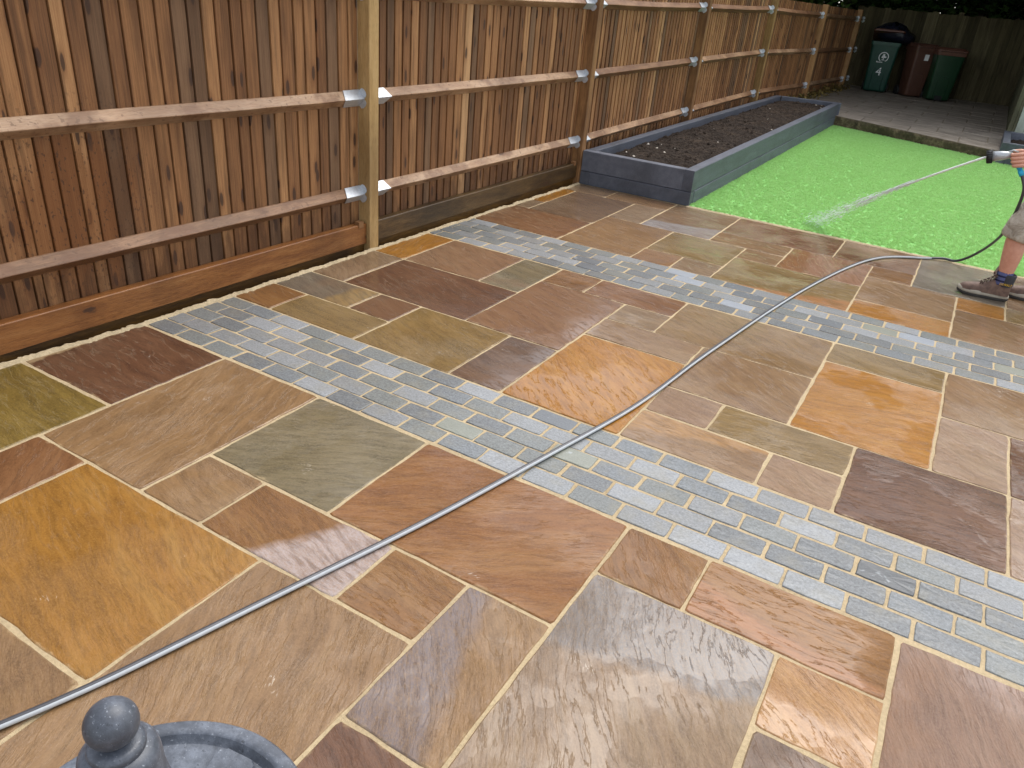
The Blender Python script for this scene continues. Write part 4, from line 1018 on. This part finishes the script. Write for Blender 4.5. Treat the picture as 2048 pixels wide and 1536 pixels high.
# leaf litter and weeds at the foot of the fence by the raised paving
lv = MB(); rr = R_(9)
for q in range(900):
    y = rr.uniform(14.9, 19.6); x = fence_x(y) - .06 + abs(rr.gauss(0, .13)); z = raised_z(x, y) + rr.random() ** 3 * .12; s_ = rr.uniform(.015, .045)
    nn = Vector((rr.gauss(0, .7), rr.gauss(0, .7), 1)).normalized(); a = nn.orthogonal().normalized(); a = Matrix.Rotation(rr.uniform(0, 6.28), 3, nn) @ a; c = nn.cross(a); p = Vector((x, y, z + .005))
    lv.add([p - a * s_, p + c * s_ * .5, p + a * s_, p - c * s_ * .5], [(0, 1, 2, 3)])
stuff(lv.build('leaf_litter', mat_leaf('litter', S(70, 60, 30), S(130, 112, 60)), fixn=False), 'dry leaves and weeds along the fence foot beside the raised paving', 'leaves')

# ------------------------------------------------------------------ garden hose and spray gun
def catmull(P, n=10):
    P = [Vector(p) for p in P]; out = []
    for i in range(len(P) - 1):
        p0, p1, p2, p3 = P[max(i - 1, 0)], P[i], P[i + 1], P[min(i + 2, len(P) - 1)]
        for k in range(n):
            t = k / n; out.append(.5 * ((2 * p1) + (p2 - p0) * t + (2 * p0 - 5 * p1 + 4 * p2 - p3) * t * t + (3 * p1 - p0 - 3 * p2 + p3) * t ** 3))
    out.append(P[-1]); return out
HR = .0105
gp = [(-1.95, -.55), (-1.76, .05), (-1.59, .50), (-1.52, .66), (-1.48, .83), (-1.37, 1.27), (-1.27, 1.61), (-1.19, 1.96), (-1.13, 2.27), (-1.05, 2.65), (-.985, 2.93), (-.94, 3.27), (-.925, 3.67), (-.87, 4.03), (-.84, 4.31), (-.76, 5.01), (-.64, 5.72), (-.48, 6.45), (-.36, 6.74), (-.22, 6.88), (-.04, 7.0)]
gs = catmull([(x, y, 0) for x, y in gp], 6)
for _ in range(40): gs = [gs[0]] + [(gs[q - 1] + gs[q] * 2 + gs[q + 1]) / 4 for q in range(1, len(gs) - 1)] + [gs[-1]]
gp = [(q.x, q.y) for q in gs[::4]]
hp = [(x, y, HR + .003) for x, y in gp] + [(.09, 7.085, .022), (.178, 7.07, .026), (.249, 6.995, .085), (.315, 6.85, .19), (.362, 6.66, .307), (.391, 6.47, .425), (.402, 6.34, .545), (.406, 6.26, .645), (.404, 6.21, .74), (.392, 6.19, .81), (.352, 6.19, .885)]
m_hose_d = mat_plain('dark_grey_hose', S(64, 64, 68), .32, 0, .06, 60, .03)
m_hose_l = mat_plain('pale_grey_hose', S(186, 190, 192), .3, 0, .05, 60, .03)
hose = thing('garden_hose', 'dark and pale grey garden hose snaking over the slabs up to the hand', 'hose', (-.9, 3.6, 0))
HO = Vector((-.9, 3.6, 0))
b = MB(); pts = catmull(hp, 9); NR = 14
b.tube([p - HO for p in pts], HR, NR)
tube_me = b
# paler grey on the side that faces the house, upright end left dark
nf = len(pts) - 1
for i in range(nf):
    p = pts[i]
    for k in range(NR):
        f = b.f[i * NR + k]; cx = sum((Vector(b.v[q]) for q in f), Vector()) / 4 - (p + pts[i + 1]) / 2 + HO
        t = (pts[i + 1] - p).normalized(); sd = Vector((t.y, -t.x, 0))
        ang = math.degrees(math.atan2(cx.z, cx.dot(sd)))
        if i < nf - 96 and -20 < ang < 64: b.mi[i * NR + k] = 1
        elif i < nf - 96 and 78 <= ang < 100: b.mi[i * NR + k] = 0
hose_tube = b.build('hose_tube', [m_hose_d, m_hose_l], hose)
m_blue = mat_plain('blue_plastic', S(28, 160, 200), .35, 0, .05, 30, .02)
m_silver = mat_plain('silver_plastic', S(176, 180, 182), .32, .35, .06, 40, .03)
end = Vector(hp[-1]); up_ = (Vector((.295, 6.215, .965)) - end).normalized()
b = MB(); b.tube([end - HO - up_ * .01, end - HO + up_ * .028], .017, 12); b.tube([end - HO + up_ * .030, end - HO + up_ * .036], .0145, 12); b.tube([end - HO + up_ * .038, end - HO + up_ * .068], .016, 12)
b.build('connector', m_blue, hose)
gun = thing('spray_gun', 'silver spray nozzle with black ring held in the hand', 'nozzle', (.264, 6.25, .983)); GO = Vector((.264, 6.25, .983))
tip = Vector((.118, 6.25, .952)); bk = Vector((.262, 6.245, .992)); ax_ = (tip - bk).normalized()
b = MB(); b.tube([bk - GO, bk - GO + ax_ * .05, tip - GO - ax_ * .035], [.020, .029, .035], 16); b.build('barrel', m_silver, gun)
b = MB(); b.tube([tip - GO - ax_ * .036, tip - GO - ax_ * .022, tip - GO], [.040, .043, .040], 18)
for k in range(18):
    a = ax_.orthogonal().normalized(); a = Matrix.Rotation(k * math.pi / 9, 3, ax_) @ a
    b.tube([tip - GO - ax_ * .034 + a * .0425, tip - GO - ax_ * .002 + a * .041], .0032, 5)
b.build('nozzle_ring', m_black, gun)
b = MB(); b.tube([bk - GO + ax_ * .012, Vector((.285, 6.235, .975)) - GO, Vector((.300, 6.222, .945)) - GO], [.015, .0145, .013], 12); b.build('grip', m_black, gun)
b = MB(); b.tube([bk - GO + ax_ * .03 + Vector((0, 0, .022)), bk - GO + ax_ * .004 + Vector((0, 0, .03)), bk - GO - ax_ * .03 + Vector((0, 0, .014))], .006, 6); b.build('trigger', m_silver, gun)
# water jet breaking up into drops
g = NG('spray_water'); m_water = g.bsdf(Base_Color=(.94, 1, .97, 1), Roughness=.2, Transmission_Weight=.08, IOR=1.33, Specular_IOR_Level=.6)
J0 = tip + ax_ * .001; J1 = Vector((-1.02, 7.36, turf_z(-1, 7.36) + .02)); rr = R_(14); b = MB()
def jet(t):
    p = J0.lerp(J1, t); p.z += .10 * t * (1 - t) * 2 * .5; return p
SH = [jet(k / 40) for k in range(18)]
b.tube(SH, [.0062 + .0028 * abs(math.sin(k * 1.7)) for k in range(18)], 6)
for s_ in range(26):
    t0 = rr.uniform(.28, .9); ln = rr.uniform(.03, .12); sp = .004 + .03 * (t0 - .25) ** 1.3
    o1 = Vector((rr.gauss(0, 1), rr.gauss(0, 1), rr.gauss(0, 1))) * sp
    b.tube([jet(min(1, t0 + ln * q / 4)) + o1 + Vector((rr.gauss(0, 1), rr.gauss(0, 1), rr.gauss(0, 1))) * .002 for q in range(5)], [.001, .0046, .0056, .004, .001], 5)
for s_ in range(1700):
    t0 = 1 - rr.random() ** 1.35 * .74; sp = .004 + .075 * max(0, t0 - .3) ** 1.4
    p = jet(t0) + Vector((rr.gauss(0, 1), rr.gauss(0, 1), rr.gauss(0, .8))) * sp; r = rr.uniform(.002, .0048)
    if p.z < turf_z(p.x, p.y) + .01: p.z = turf_z(p.x, p.y) + .02 + .06 * rr.random() ** 2
    st = (J1 - J0).normalized() * r * rr.uniform(1.5, 5)
    b.add([p - st, p + Vector((r, 0, 0)), p + Vector((0, r, 0)), p - Vector((r, 0, 0)), p - Vector((0, r, 0)), p + st, ], [(0, 2, 1), (0, 3, 2), (0, 4, 3), (0, 1, 4), (5, 1, 2), (5, 2, 3), (5, 3, 4), (5, 4, 1)])
stuff(b.build('water_jet', m_water), 'thin white water jet spraying from the nozzle onto the lawn', 'water')

# ------------------------------------------------------------------ person in work shorts
g = NG('skin'); n = g.noise(g.obj(), 35, 4, .6); m_skin = g.bsdf(Base_Color=g.ramp(n, [(.3, S(198, 140, 116)), (.7, S(210, 156, 131))]), Roughness=.5, Subsurface_Weight=.08, Subsurface_Radius=(.02, .008, .004), Normal=g.bump(n, .15, .003))
g = NG('shorts_cloth'); v = g.obj(); n = g.noise(v, 9, 5, .6, 1.5); m_shorts = g.bsdf(Base_Color=g.ramp(n, [(.3, S(132, 120, 104)), (.5, S(176, 166, 150)), (.7, S(206, 198, 184))]), Roughness=.9, Normal=g.bump(n, 1.0, .03))
g = NG('hi_vis_cloth'); n = g.noise(g.obj(), 12, 4, .6); m_vis = g.bsdf(Base_Color=g.ramp(n, [(.3, S(190, 214, 40)), (.7, S(214, 232, 70))]), Roughness=.8, Normal=g.bump(n, .6, .02))
m_band = mat_plain('orange_reflective_band', S(224, 96, 50), .5); m_sock = None
g = NG('sock_knit'); sp = g.n('SeparateXYZ', ins={0: g.pos()}).outputs[2]; st = g.math('PINGPONG', g.math('MULTIPLY', sp, 60), 1.0)
m_sock = g.bsdf(Base_Color=g.mix(g.math('GREATER_THAN', st, .62), S(86, 92, 132), S(30, 34, 66)), Roughness=.95, Normal=g.bump(g.noise(g.obj(), 300, 2, .5), .5, .002))
g = NG('boot_leather'); n = g.noise(g.obj(), 26, 5, .65); m_boot = g.bsdf(Base_Color=g.mix(g.mapr(g.noise(g.obj(), 17, 4, .6), .60, .68, 0, .6), g.ramp(n, [(.3, S(76, 57, 47)), (.7, S(126, 99, 84))]), S(168, 150, 134)), Roughness=.62, Normal=g.bump(n, .4, .006))
m_sole = mat_plain('boot_sole', S(58, 54, 50), .8, 0, .25, 30); m_mid = mat_plain('boot_midsole', S(166, 158, 142), .7, 0, .15, 30); m_lace = mat_plain('boot_lace', S(70, 52, 40), .8); m_cuff = mat_plain('boot_cuff', S(54, 54, 58), .8); m_yel = mat_plain('yellow_print', S(222, 176, 40), .5, 0, .05, 20, 0); m_hair = mat_plain('dark_hair', S(48, 36, 28), .6, 0, .3, 60)
PO = Vector((.60, 6.40, 0))
person = thing('person', 'person in beige shorts and brown work boots spraying water from a hose', 'person', tuple(PO))
def rel(p): return tuple(Vector(p) - PO)
LA, LK, LH = (.490, 6.285, .10), (.462, 6.285, .50), (.590, 6.30, .90)
RA, RK, RH = (.80, 6.47, .10), (.76, 6.48, .50), (.66, 6.50, .90)
J = [((.625, 6.40, .95), (.15, .115)), ((.61, 6.40, 1.12), (.135, .11)), ((.58, 6.40, 1.32), (.16, .12)), ((.565, 6.40, 1.46), (.08, .08)), ((.55, 6.40, 1.53), .058), ((.535, 6.40, 1.60), (.082, .078)), ((.53, 6.40, 1.69), (.096, .080)), ((.535, 6.40, 1.765), (.06, .055)),   # 0-7
     (LH, .092), ((.525, 6.29, .70), .083), (LK, .062), ((.484, 6.283, .36), .072), ((.488, 6.285, .22), .054), (LA, .043), ((.50, 6.285, .055), .038), ((.40, 6.28, .03), .03),  # 8-15
     (RH, .092), ((.71, 6.49, .70), .083), (RK, .062), ((.79, 6.475, .36), .062), ((.80, 6.475, .22), .047), (RA, .040), ((.79, 6.465, .055), .038), ((.69, 6.45, .03), .03),  # 16-23
     ((.585, 6.225, 1.43), .062), ((.635, 6.145, 1.27), .05), ((.655, 6.12, 1.13), .045), ((.545, 6.165, 1.06), .044), ((.42, 6.215, 1.015), .033), ((.375, 6.228, 1.005), (.034, .044)), ((.335, 6.228, .985), (.026, .052)), # 24-30 near arm, ends in the palm
     ((.585, 6.575, 1.43), .062), ((.625, 6.64, 1.27), .05), ((.65, 6.66, 1.12), .045), ((.62, 6.66, .99), .042), ((.585, 6.65, .87), .03), ((.57, 6.645, .81), (.03, .022)), ((.56, 6.64, .76), (.026, .016))]  # 31-37
E = [(0, 1), (1, 2), (2, 3), (3, 4), (4, 5), (5, 6), (6, 7), (0, 8), (8, 9), (9, 10), (10, 11), (11, 12), (12, 13), (13, 14), (14, 15), (0, 16), (16, 17), (17, 18), (18, 19), (19, 20), (20, 21), (21, 22), (22, 23),
     (2, 24), (24, 25), (25, 26), (26, 27), (27, 28), (28, 29), (29, 30), (2, 31), (31, 32), (32, 33), (33, 34), (34, 35), (35, 36), (36, 37)]
body = skin_obj('body', [(rel(p), r) for p, r in J], E, m_skin, person, 2)
# fingers of the gripping hand: four curl round the grip, the thumb lies along the top
def chain(name, pts, rads, par): return skin_obj(name, [(rel(p), r) for p, r in zip(pts, rads)], [(i, i + 1) for i in range(len(pts) - 1)], m_skin, par, 2)
gc = Vector((.285, 6.236, .985)); gd = (Vector((.302, 6.220, .942)) - gc).normalized()
for k, (s_, ln) in enumerate(((.010, 1.0), (-.008, 1.06), (-.026, 1.0), (-.043, .85))):
    c0 = Vector((.286, 6.238, 1.0)) + Vector((.004, -.004, 0)) * k + Vector((.0040, -.003, -.0205)) * (1.05 * k)
    root = c0 + Vector((.062, -.010, .010)); k1 = c0 + Vector((.020, -.034, .006)); k2 = c0 + Vector((-.022 * ln, -.026, -.006)); k3 = c0 + Vector((-.030 * ln, .004, -.006)); k4 = c0 + Vector((-.012, .018, -.008))
    chain('finger', [root, k1, k2, k3, k4], [.0165, .0140, .0128, .0118, .0100], body)
chain('thumb', [(.345, 6.245, 1.018), (.315, 6.262, 1.022), (.285, 6.266, 1.018), (.258, 6.260, 1.012)], [.019, .016, .0138, .0115], body)
for k in range(4):
    c0 = Vector((.555, 6.655 - .019 * k, .765)); chain('finger', [c0 + Vector((.004, 0, .03)), c0 + Vector((0, 0, -.01)), c0 + Vector((-.006, -.004, -.045)), c0 + Vector((.004, -.010, -.07 + .006 * abs(k - 1)))], [.0105, .0098, .009, .0075], body)
chain('thumb', [(.565, 6.615, .82), (.548, 6.595, .79), (.538, 6.59, .755)], [.013, .011, .009], body)
# face
fb = MB()
for sy in (-1, 1):
    fb.lathe([(.0, .011), (.008, .008), (.011, 0), (.008, -.008), (0, -.011)], 10, (.452 - .6, 6.40 + sy * .032 - 6.40, 1.672))
fb.build('eyes', m_white, body)
nb = MB(); nb.add([(-.155, -.016, 1.632), (-.155, .016, 1.632), (-.180, 0, 1.634), (-.152, 0, 1.685)], [(0, 2, 1), (0, 3, 2), (1, 2, 3), (0, 1, 3)], smooth=True); nb.build('nose', m_skin, body)
mb2 = MB(); mb2.tube([(-.146, -.024, 1.602), (-.158, 0, 1.603), (-.146, .024, 1.602)], .006, 6); mb2.build('mouth', m_band, body)
for sy in (-1, 1):
    eb2 = MB(); eb2.lathe([(0, -.012), (.024, -.008), (.030, .0), (.022, .008), (0, .010)], 12); e_ = eb2.build('ear', m_skin, body, (-.055, sy * .080, 1.655)); e_.rotation_euler = (math.pi / 2, 0, 0)
skin_obj('hair', [(rel((.575, 6.40, 1.66)), (.088, .075)), (rel((.55, 6.40, 1.735)), (.098, .078)), (rel((.50, 6.40, 1.755)), (.06, .055))], [(0, 1), (1, 2)], m_hair, person, 2)
# clothes
def shell(name, joints, edges, mat, sub=2): return skin_obj(name, [(rel(p), r) for p, r in joints], edges, mat, person, sub)
shell('shorts', [((.625, 6.40, 1.0), (.165, .135)), ((.625, 6.40, .90), (.165, .135)), ((.585, 6.295, .80), (.112, .112)), ((.50, 6.285, .62), (.115, .108)), ((.475, 6.283, .46), (.122, .106)), ((.472, 6.283, .44), (.122, .106)), ((.685, 6.50, .80), (.112, .112)), ((.735, 6.49, .62), (.104, .104)), ((.765, 6.485, .46), (.102, .098)), ((.767, 6.485, .44), (.102, .098))],
      [(0, 1), (1, 2), (2, 3), (3, 4), (4, 5), (1, 6), (6, 7), (7, 8), (8, 9)], m_shorts)
shell('vest', [((.625, 6.40, .93), (.185, .15)), ((.61, 6.40, 1.12), (.185, .15)), ((.58, 6.40, 1.34), (.185, .145)), ((.568, 6.40, 1.47), (.10, .10)), ((.588, 6.22, 1.425), (.085, .085)), ((.63, 6.15, 1.29), (.075, .075)), ((.588, 6.58, 1.425), (.085, .085)), ((.62, 6.63, 1.29), (.075, .075))],
      [(0, 1), (1, 2), (2, 3), (2, 4), (4, 5), (2, 6), (6, 7)], m_vis)
bb = MB(); bb.lathe([(.19, -.03), (.193, -.03), (.193, .03), (.19, .03)], 24); o = bb.build('reflective_band', m_band, person, (.015, 0, .985)); o.scale = (.86, 1.06, 1)
# boots
def boot(fx_, fy_, ang):
    o = obj('boot', None, person, (fx_ - PO.x, fy_ - PO.y, 0), ang)
    def foot_ring(s, zl):  # outline of the sole, toe at -x
        return s
    out = []
    N = 28
    def outline(k):
        a = 2 * math.pi * k / N; c, s_ = math.cos(a), math.sin(a)
        x = -.115 + .165 * -c; hw = .047 if x < -.12 else .038
        y = hw * (abs(s_) ** .75) * (1 if s_ > 0 else -1)
        return x, y
    def layer(mat, nm, zs, parent):
        b = MB()
        for z, k_ in zs: b.v += [((x + .115) * k_ - .115, y * k_, z + .010 * max(0, (-.20 - x) / .08) ** 2) for x, y in (outline(q) for q in range(N))]
        for r in range(len(zs) - 1):
            for q in range(N): b.f.append([r * N + q, r * N + (q + 1) % N, (r + 1) * N + (q + 1) % N, (r + 1) * N + q]); b.mi.append(0); b.sm.append(True)
        b.f.append(list(range(N))[::-1]); b.mi.append(0); b.sm.append(False); b.f.append([(len(zs) - 1) * N + q for q in range(N)]); b.mi.append(0); b.sm.append(False)
        return b.build(nm, mat, parent)
    # upper is the boot's own mesh
    b = MB(); secs = []
    prof = [(-.283, 0, .052, .006), (-.274, 0, .062, .022), (-.258, .062, .072, .034), (-.232, .082, .080, .042), (-.19, .094, .086, .046), (-.145, .098, .094, .044), (-.105, .098, .108, .042), (-.065, .096, .138, .041), (-.035, .094, .165, .042), (.0, .0, .0, .0)]
    # toe box and vamp: cross-sections along x
    rings = []
    for x, _, top, hw in prof[:-1]:
        rg = []
        for k in range(12):
            a = math.pi * k / 11; rg.append((x, hw * math.cos(a), .040 + (top - .040) * math.sin(a) ** .8))
        rings.append(rg)
    for x, top, hw in ((.01, .172, .043), (.042, .168, .040), (.052, .13, .030)):
        rings.append([(x, hw * math.cos(math.pi * k / 11), .040 + (top - .040) * math.sin(math.pi * k / 11) ** .5) for k in range(12)])
    for rg in rings: b.v += rg
    for r in range(len(rings) - 1):
        for k in range(11): b.f.append([r * 12 + k, r * 12 + k + 1, (r + 1) * 12 + k + 1, (r + 1) * 12 + k]); b.mi.append(0); b.sm.append(True)
    b.f.append(list(range(12))); b.mi.append(0); b.sm.append(False); b.f.append([(len(rings) - 1) * 12 + k for k in range(12)]); b.mi.append(0); b.sm.append(False)
    up = b.build('upper', m_boot, o)
    sub = up.modifiers.new('s', 'SUBSURF'); sub.levels = 1; sub.render_levels = 1
    layer(m_sole, 'sole', [(0.0, .96), (.006, 1.05), (.018, 1.08), (.021, 1.06)], o)
    layer(m_mid, 'midsole', [(.0212, 1.05), (.028, 1.075), (.042, 1.05), (.046, .98)], o)
    c = MB(); c.lathe([(.050, .10), (.052, .135), (.054, .165), (.052, .178), (.047, .180), (.043, .165)], 20, (.006, 0, 0)); cu = c.build('cuff', m_cuff, o); cu.scale = (1.0, .92, 1)
    tg = MB(); tg.box(-.088, -.050, -.026, .026, .150, .162, bev=.004); tg.tube([(-.09, -.02, .168), (-.072, 0, .212), (-.052, .02, .20)], .010, 6)
    q_ = tg.build('tongue', m_boot, o)
    lc = MB(); 
    for k in range(6):
        x = -.155 + k * .02; z = lerp(.092, .160, k / 5); hw = .030
        lc.tube([(x, -hw, z - .004), (x + .008, 0, z + .010), (x + .018, hw, z + .002)], .0035, 5); lc.tube([(x, hw, z - .004), (x + .008, 0, z + .012), (x + .018, -hw, z + .002)], .0035, 5)
    lc.tube([(-.06, -.03, .165), (-.09, -.055, .165), (-.085, -.06, .14), (-.06, -.04, .155)], .003, 5); lc.build('laces', m_lace, o)
    tm = text_mesh('DEWALT', .020, m_yel, 'lettering', .001); l_ = obj('lettering', tm, cu, (.004, -.0555, .118)); l_.rotation_euler = (math.pi / 2, 0, 0)
    return o
for bx in (boot(.508, 6.285, .04), boot(.812, 6.47, .10)): bx.scale = (.96, 1.08, 1.12)
for a in (LA, RA):
    sk = MB(); sk.lathe([(.049, .12), (.050, .16), (.0515, .195), (.050, .212), (.046, .214)], 18, (a[0] - PO.x - .002, a[1] - PO.y, 0)); sk.build('sock', m_sock, person)

# ------------------------------------------------------------------ stone fountain in the foreground
g = NG('slate_stone'); v = g.obj(); n = g.noise(v, 60, 5, .7); m = g.noise(v, 7, 4, .6)
c = g.ramp(g.math('ADD', g.math('MULTIPLY', n, .5), g.math('MULTIPLY', m, .5)), [(.32, S(44, 48, 55)), (.5, S(70, 75, 84)), (.66, S(104, 110, 120))])
c = g.mix(g.mapr(g.noise(v, 190, 3, .7), .62, .72, 0, .55), c, S(168, 174, 182)); c = g.mix(g.mapr(g.noise(v, 120, 3, .6), .64, .70, 0, .7), c, S(30, 33, 38))
m_slate = g.bsdf(Base_Color=c, Roughness=.5, Normal=g.bump(n, .35, .003), Coat_Weight=.25, Coat_Roughness=.3)
FX, FY = -.669, .313
ft = thing('stone_fountain', 'dark slate stone fountain bowl with a ball finial in the near corner', 'fountain', (FX, FY, 0))
b = MB(); RB = .0312; ZC = .883
b.lathe([(max(.00005, RB * math.sin(math.pi * k / 20)), ZC + RB * math.cos(math.pi * k / 20)) for k in range(0, 18)], 40); b.build('ball_finial', m_slate, ft)
b = MB(); b.lathe([(.0130, .856), (.026, .8535), (.0325, .851), (.034, .845), (.0335, .841)], 40); b.lathe([(.0335, .841), (.0345, .8405), (.040, .838), (.0455, .832), (.048, .82), (.049, .79), (.053, .76), (.062, .72), (.075, .68), (.089, .64), (.101, .60), (.112, .565)], 40); b.build('finial_neck', m_slate, ft)
b = MB(); NB = 96
b.lathe([(.05, .584), (.12, .5845), (.165, .585), (.1945, .586)], NB); b.lathe([(.1945, .586), (.1975, .5885), (.2035, .5975)], NB); b.lathe([(.2035, .5975), (.206, .5995), (.212, .6005), (.222, .6005), (.226, .5995)], NB)
b.lathe([(.226, .5995), (.2295, .596), (.230, .588), (.224, .565), (.19, .52), (.14, .48), (.10, .46), (.08, .43), (.075, .30), (.085, .22), (.12, .17), (.155, .14), (.16, .0)], NB)
b.build('bowl', m_slate, ft)
for k in range(6):                                          # low rounded tabs round the neck inside the bowl
    a0 = math.radians(60 * k + 38); pb = MB(); pts = []
    for da, r in ((-11, .10), (-12, .175), (-10.5, .186), (-7, .192), (7, .192), (10.5, .186), (12, .175), (11, .10)):
        a = a0 + math.radians(da); pts.append((r * math.cos(a), r * math.sin(a)))
    n_ = len(pts); cx = sum(p[0] for p in pts) / n_; cy = sum(p[1] for p in pts) / n_
    pb.v = [(x, y, .575) for x, y in pts] + [(x, y, .5925) for x, y in pts] + [(lerp(x, cx, .06), lerp(y, cy, .06), .596) for x, y in pts]
    pb.f = [[r * n_ + q, r * n_ + (q + 1) % n_, (r + 1) * n_ + (q + 1) % n_, (r + 1) * n_ + q] for r in (0, 1) for q in range(n_)] + [[2 * n_ + q for q in range(n_)]]
    pb.mi = [0] * len(pb.f); pb.sm = [False] * len(pb.f); pb.build('bowl_tab', m_slate, ft)
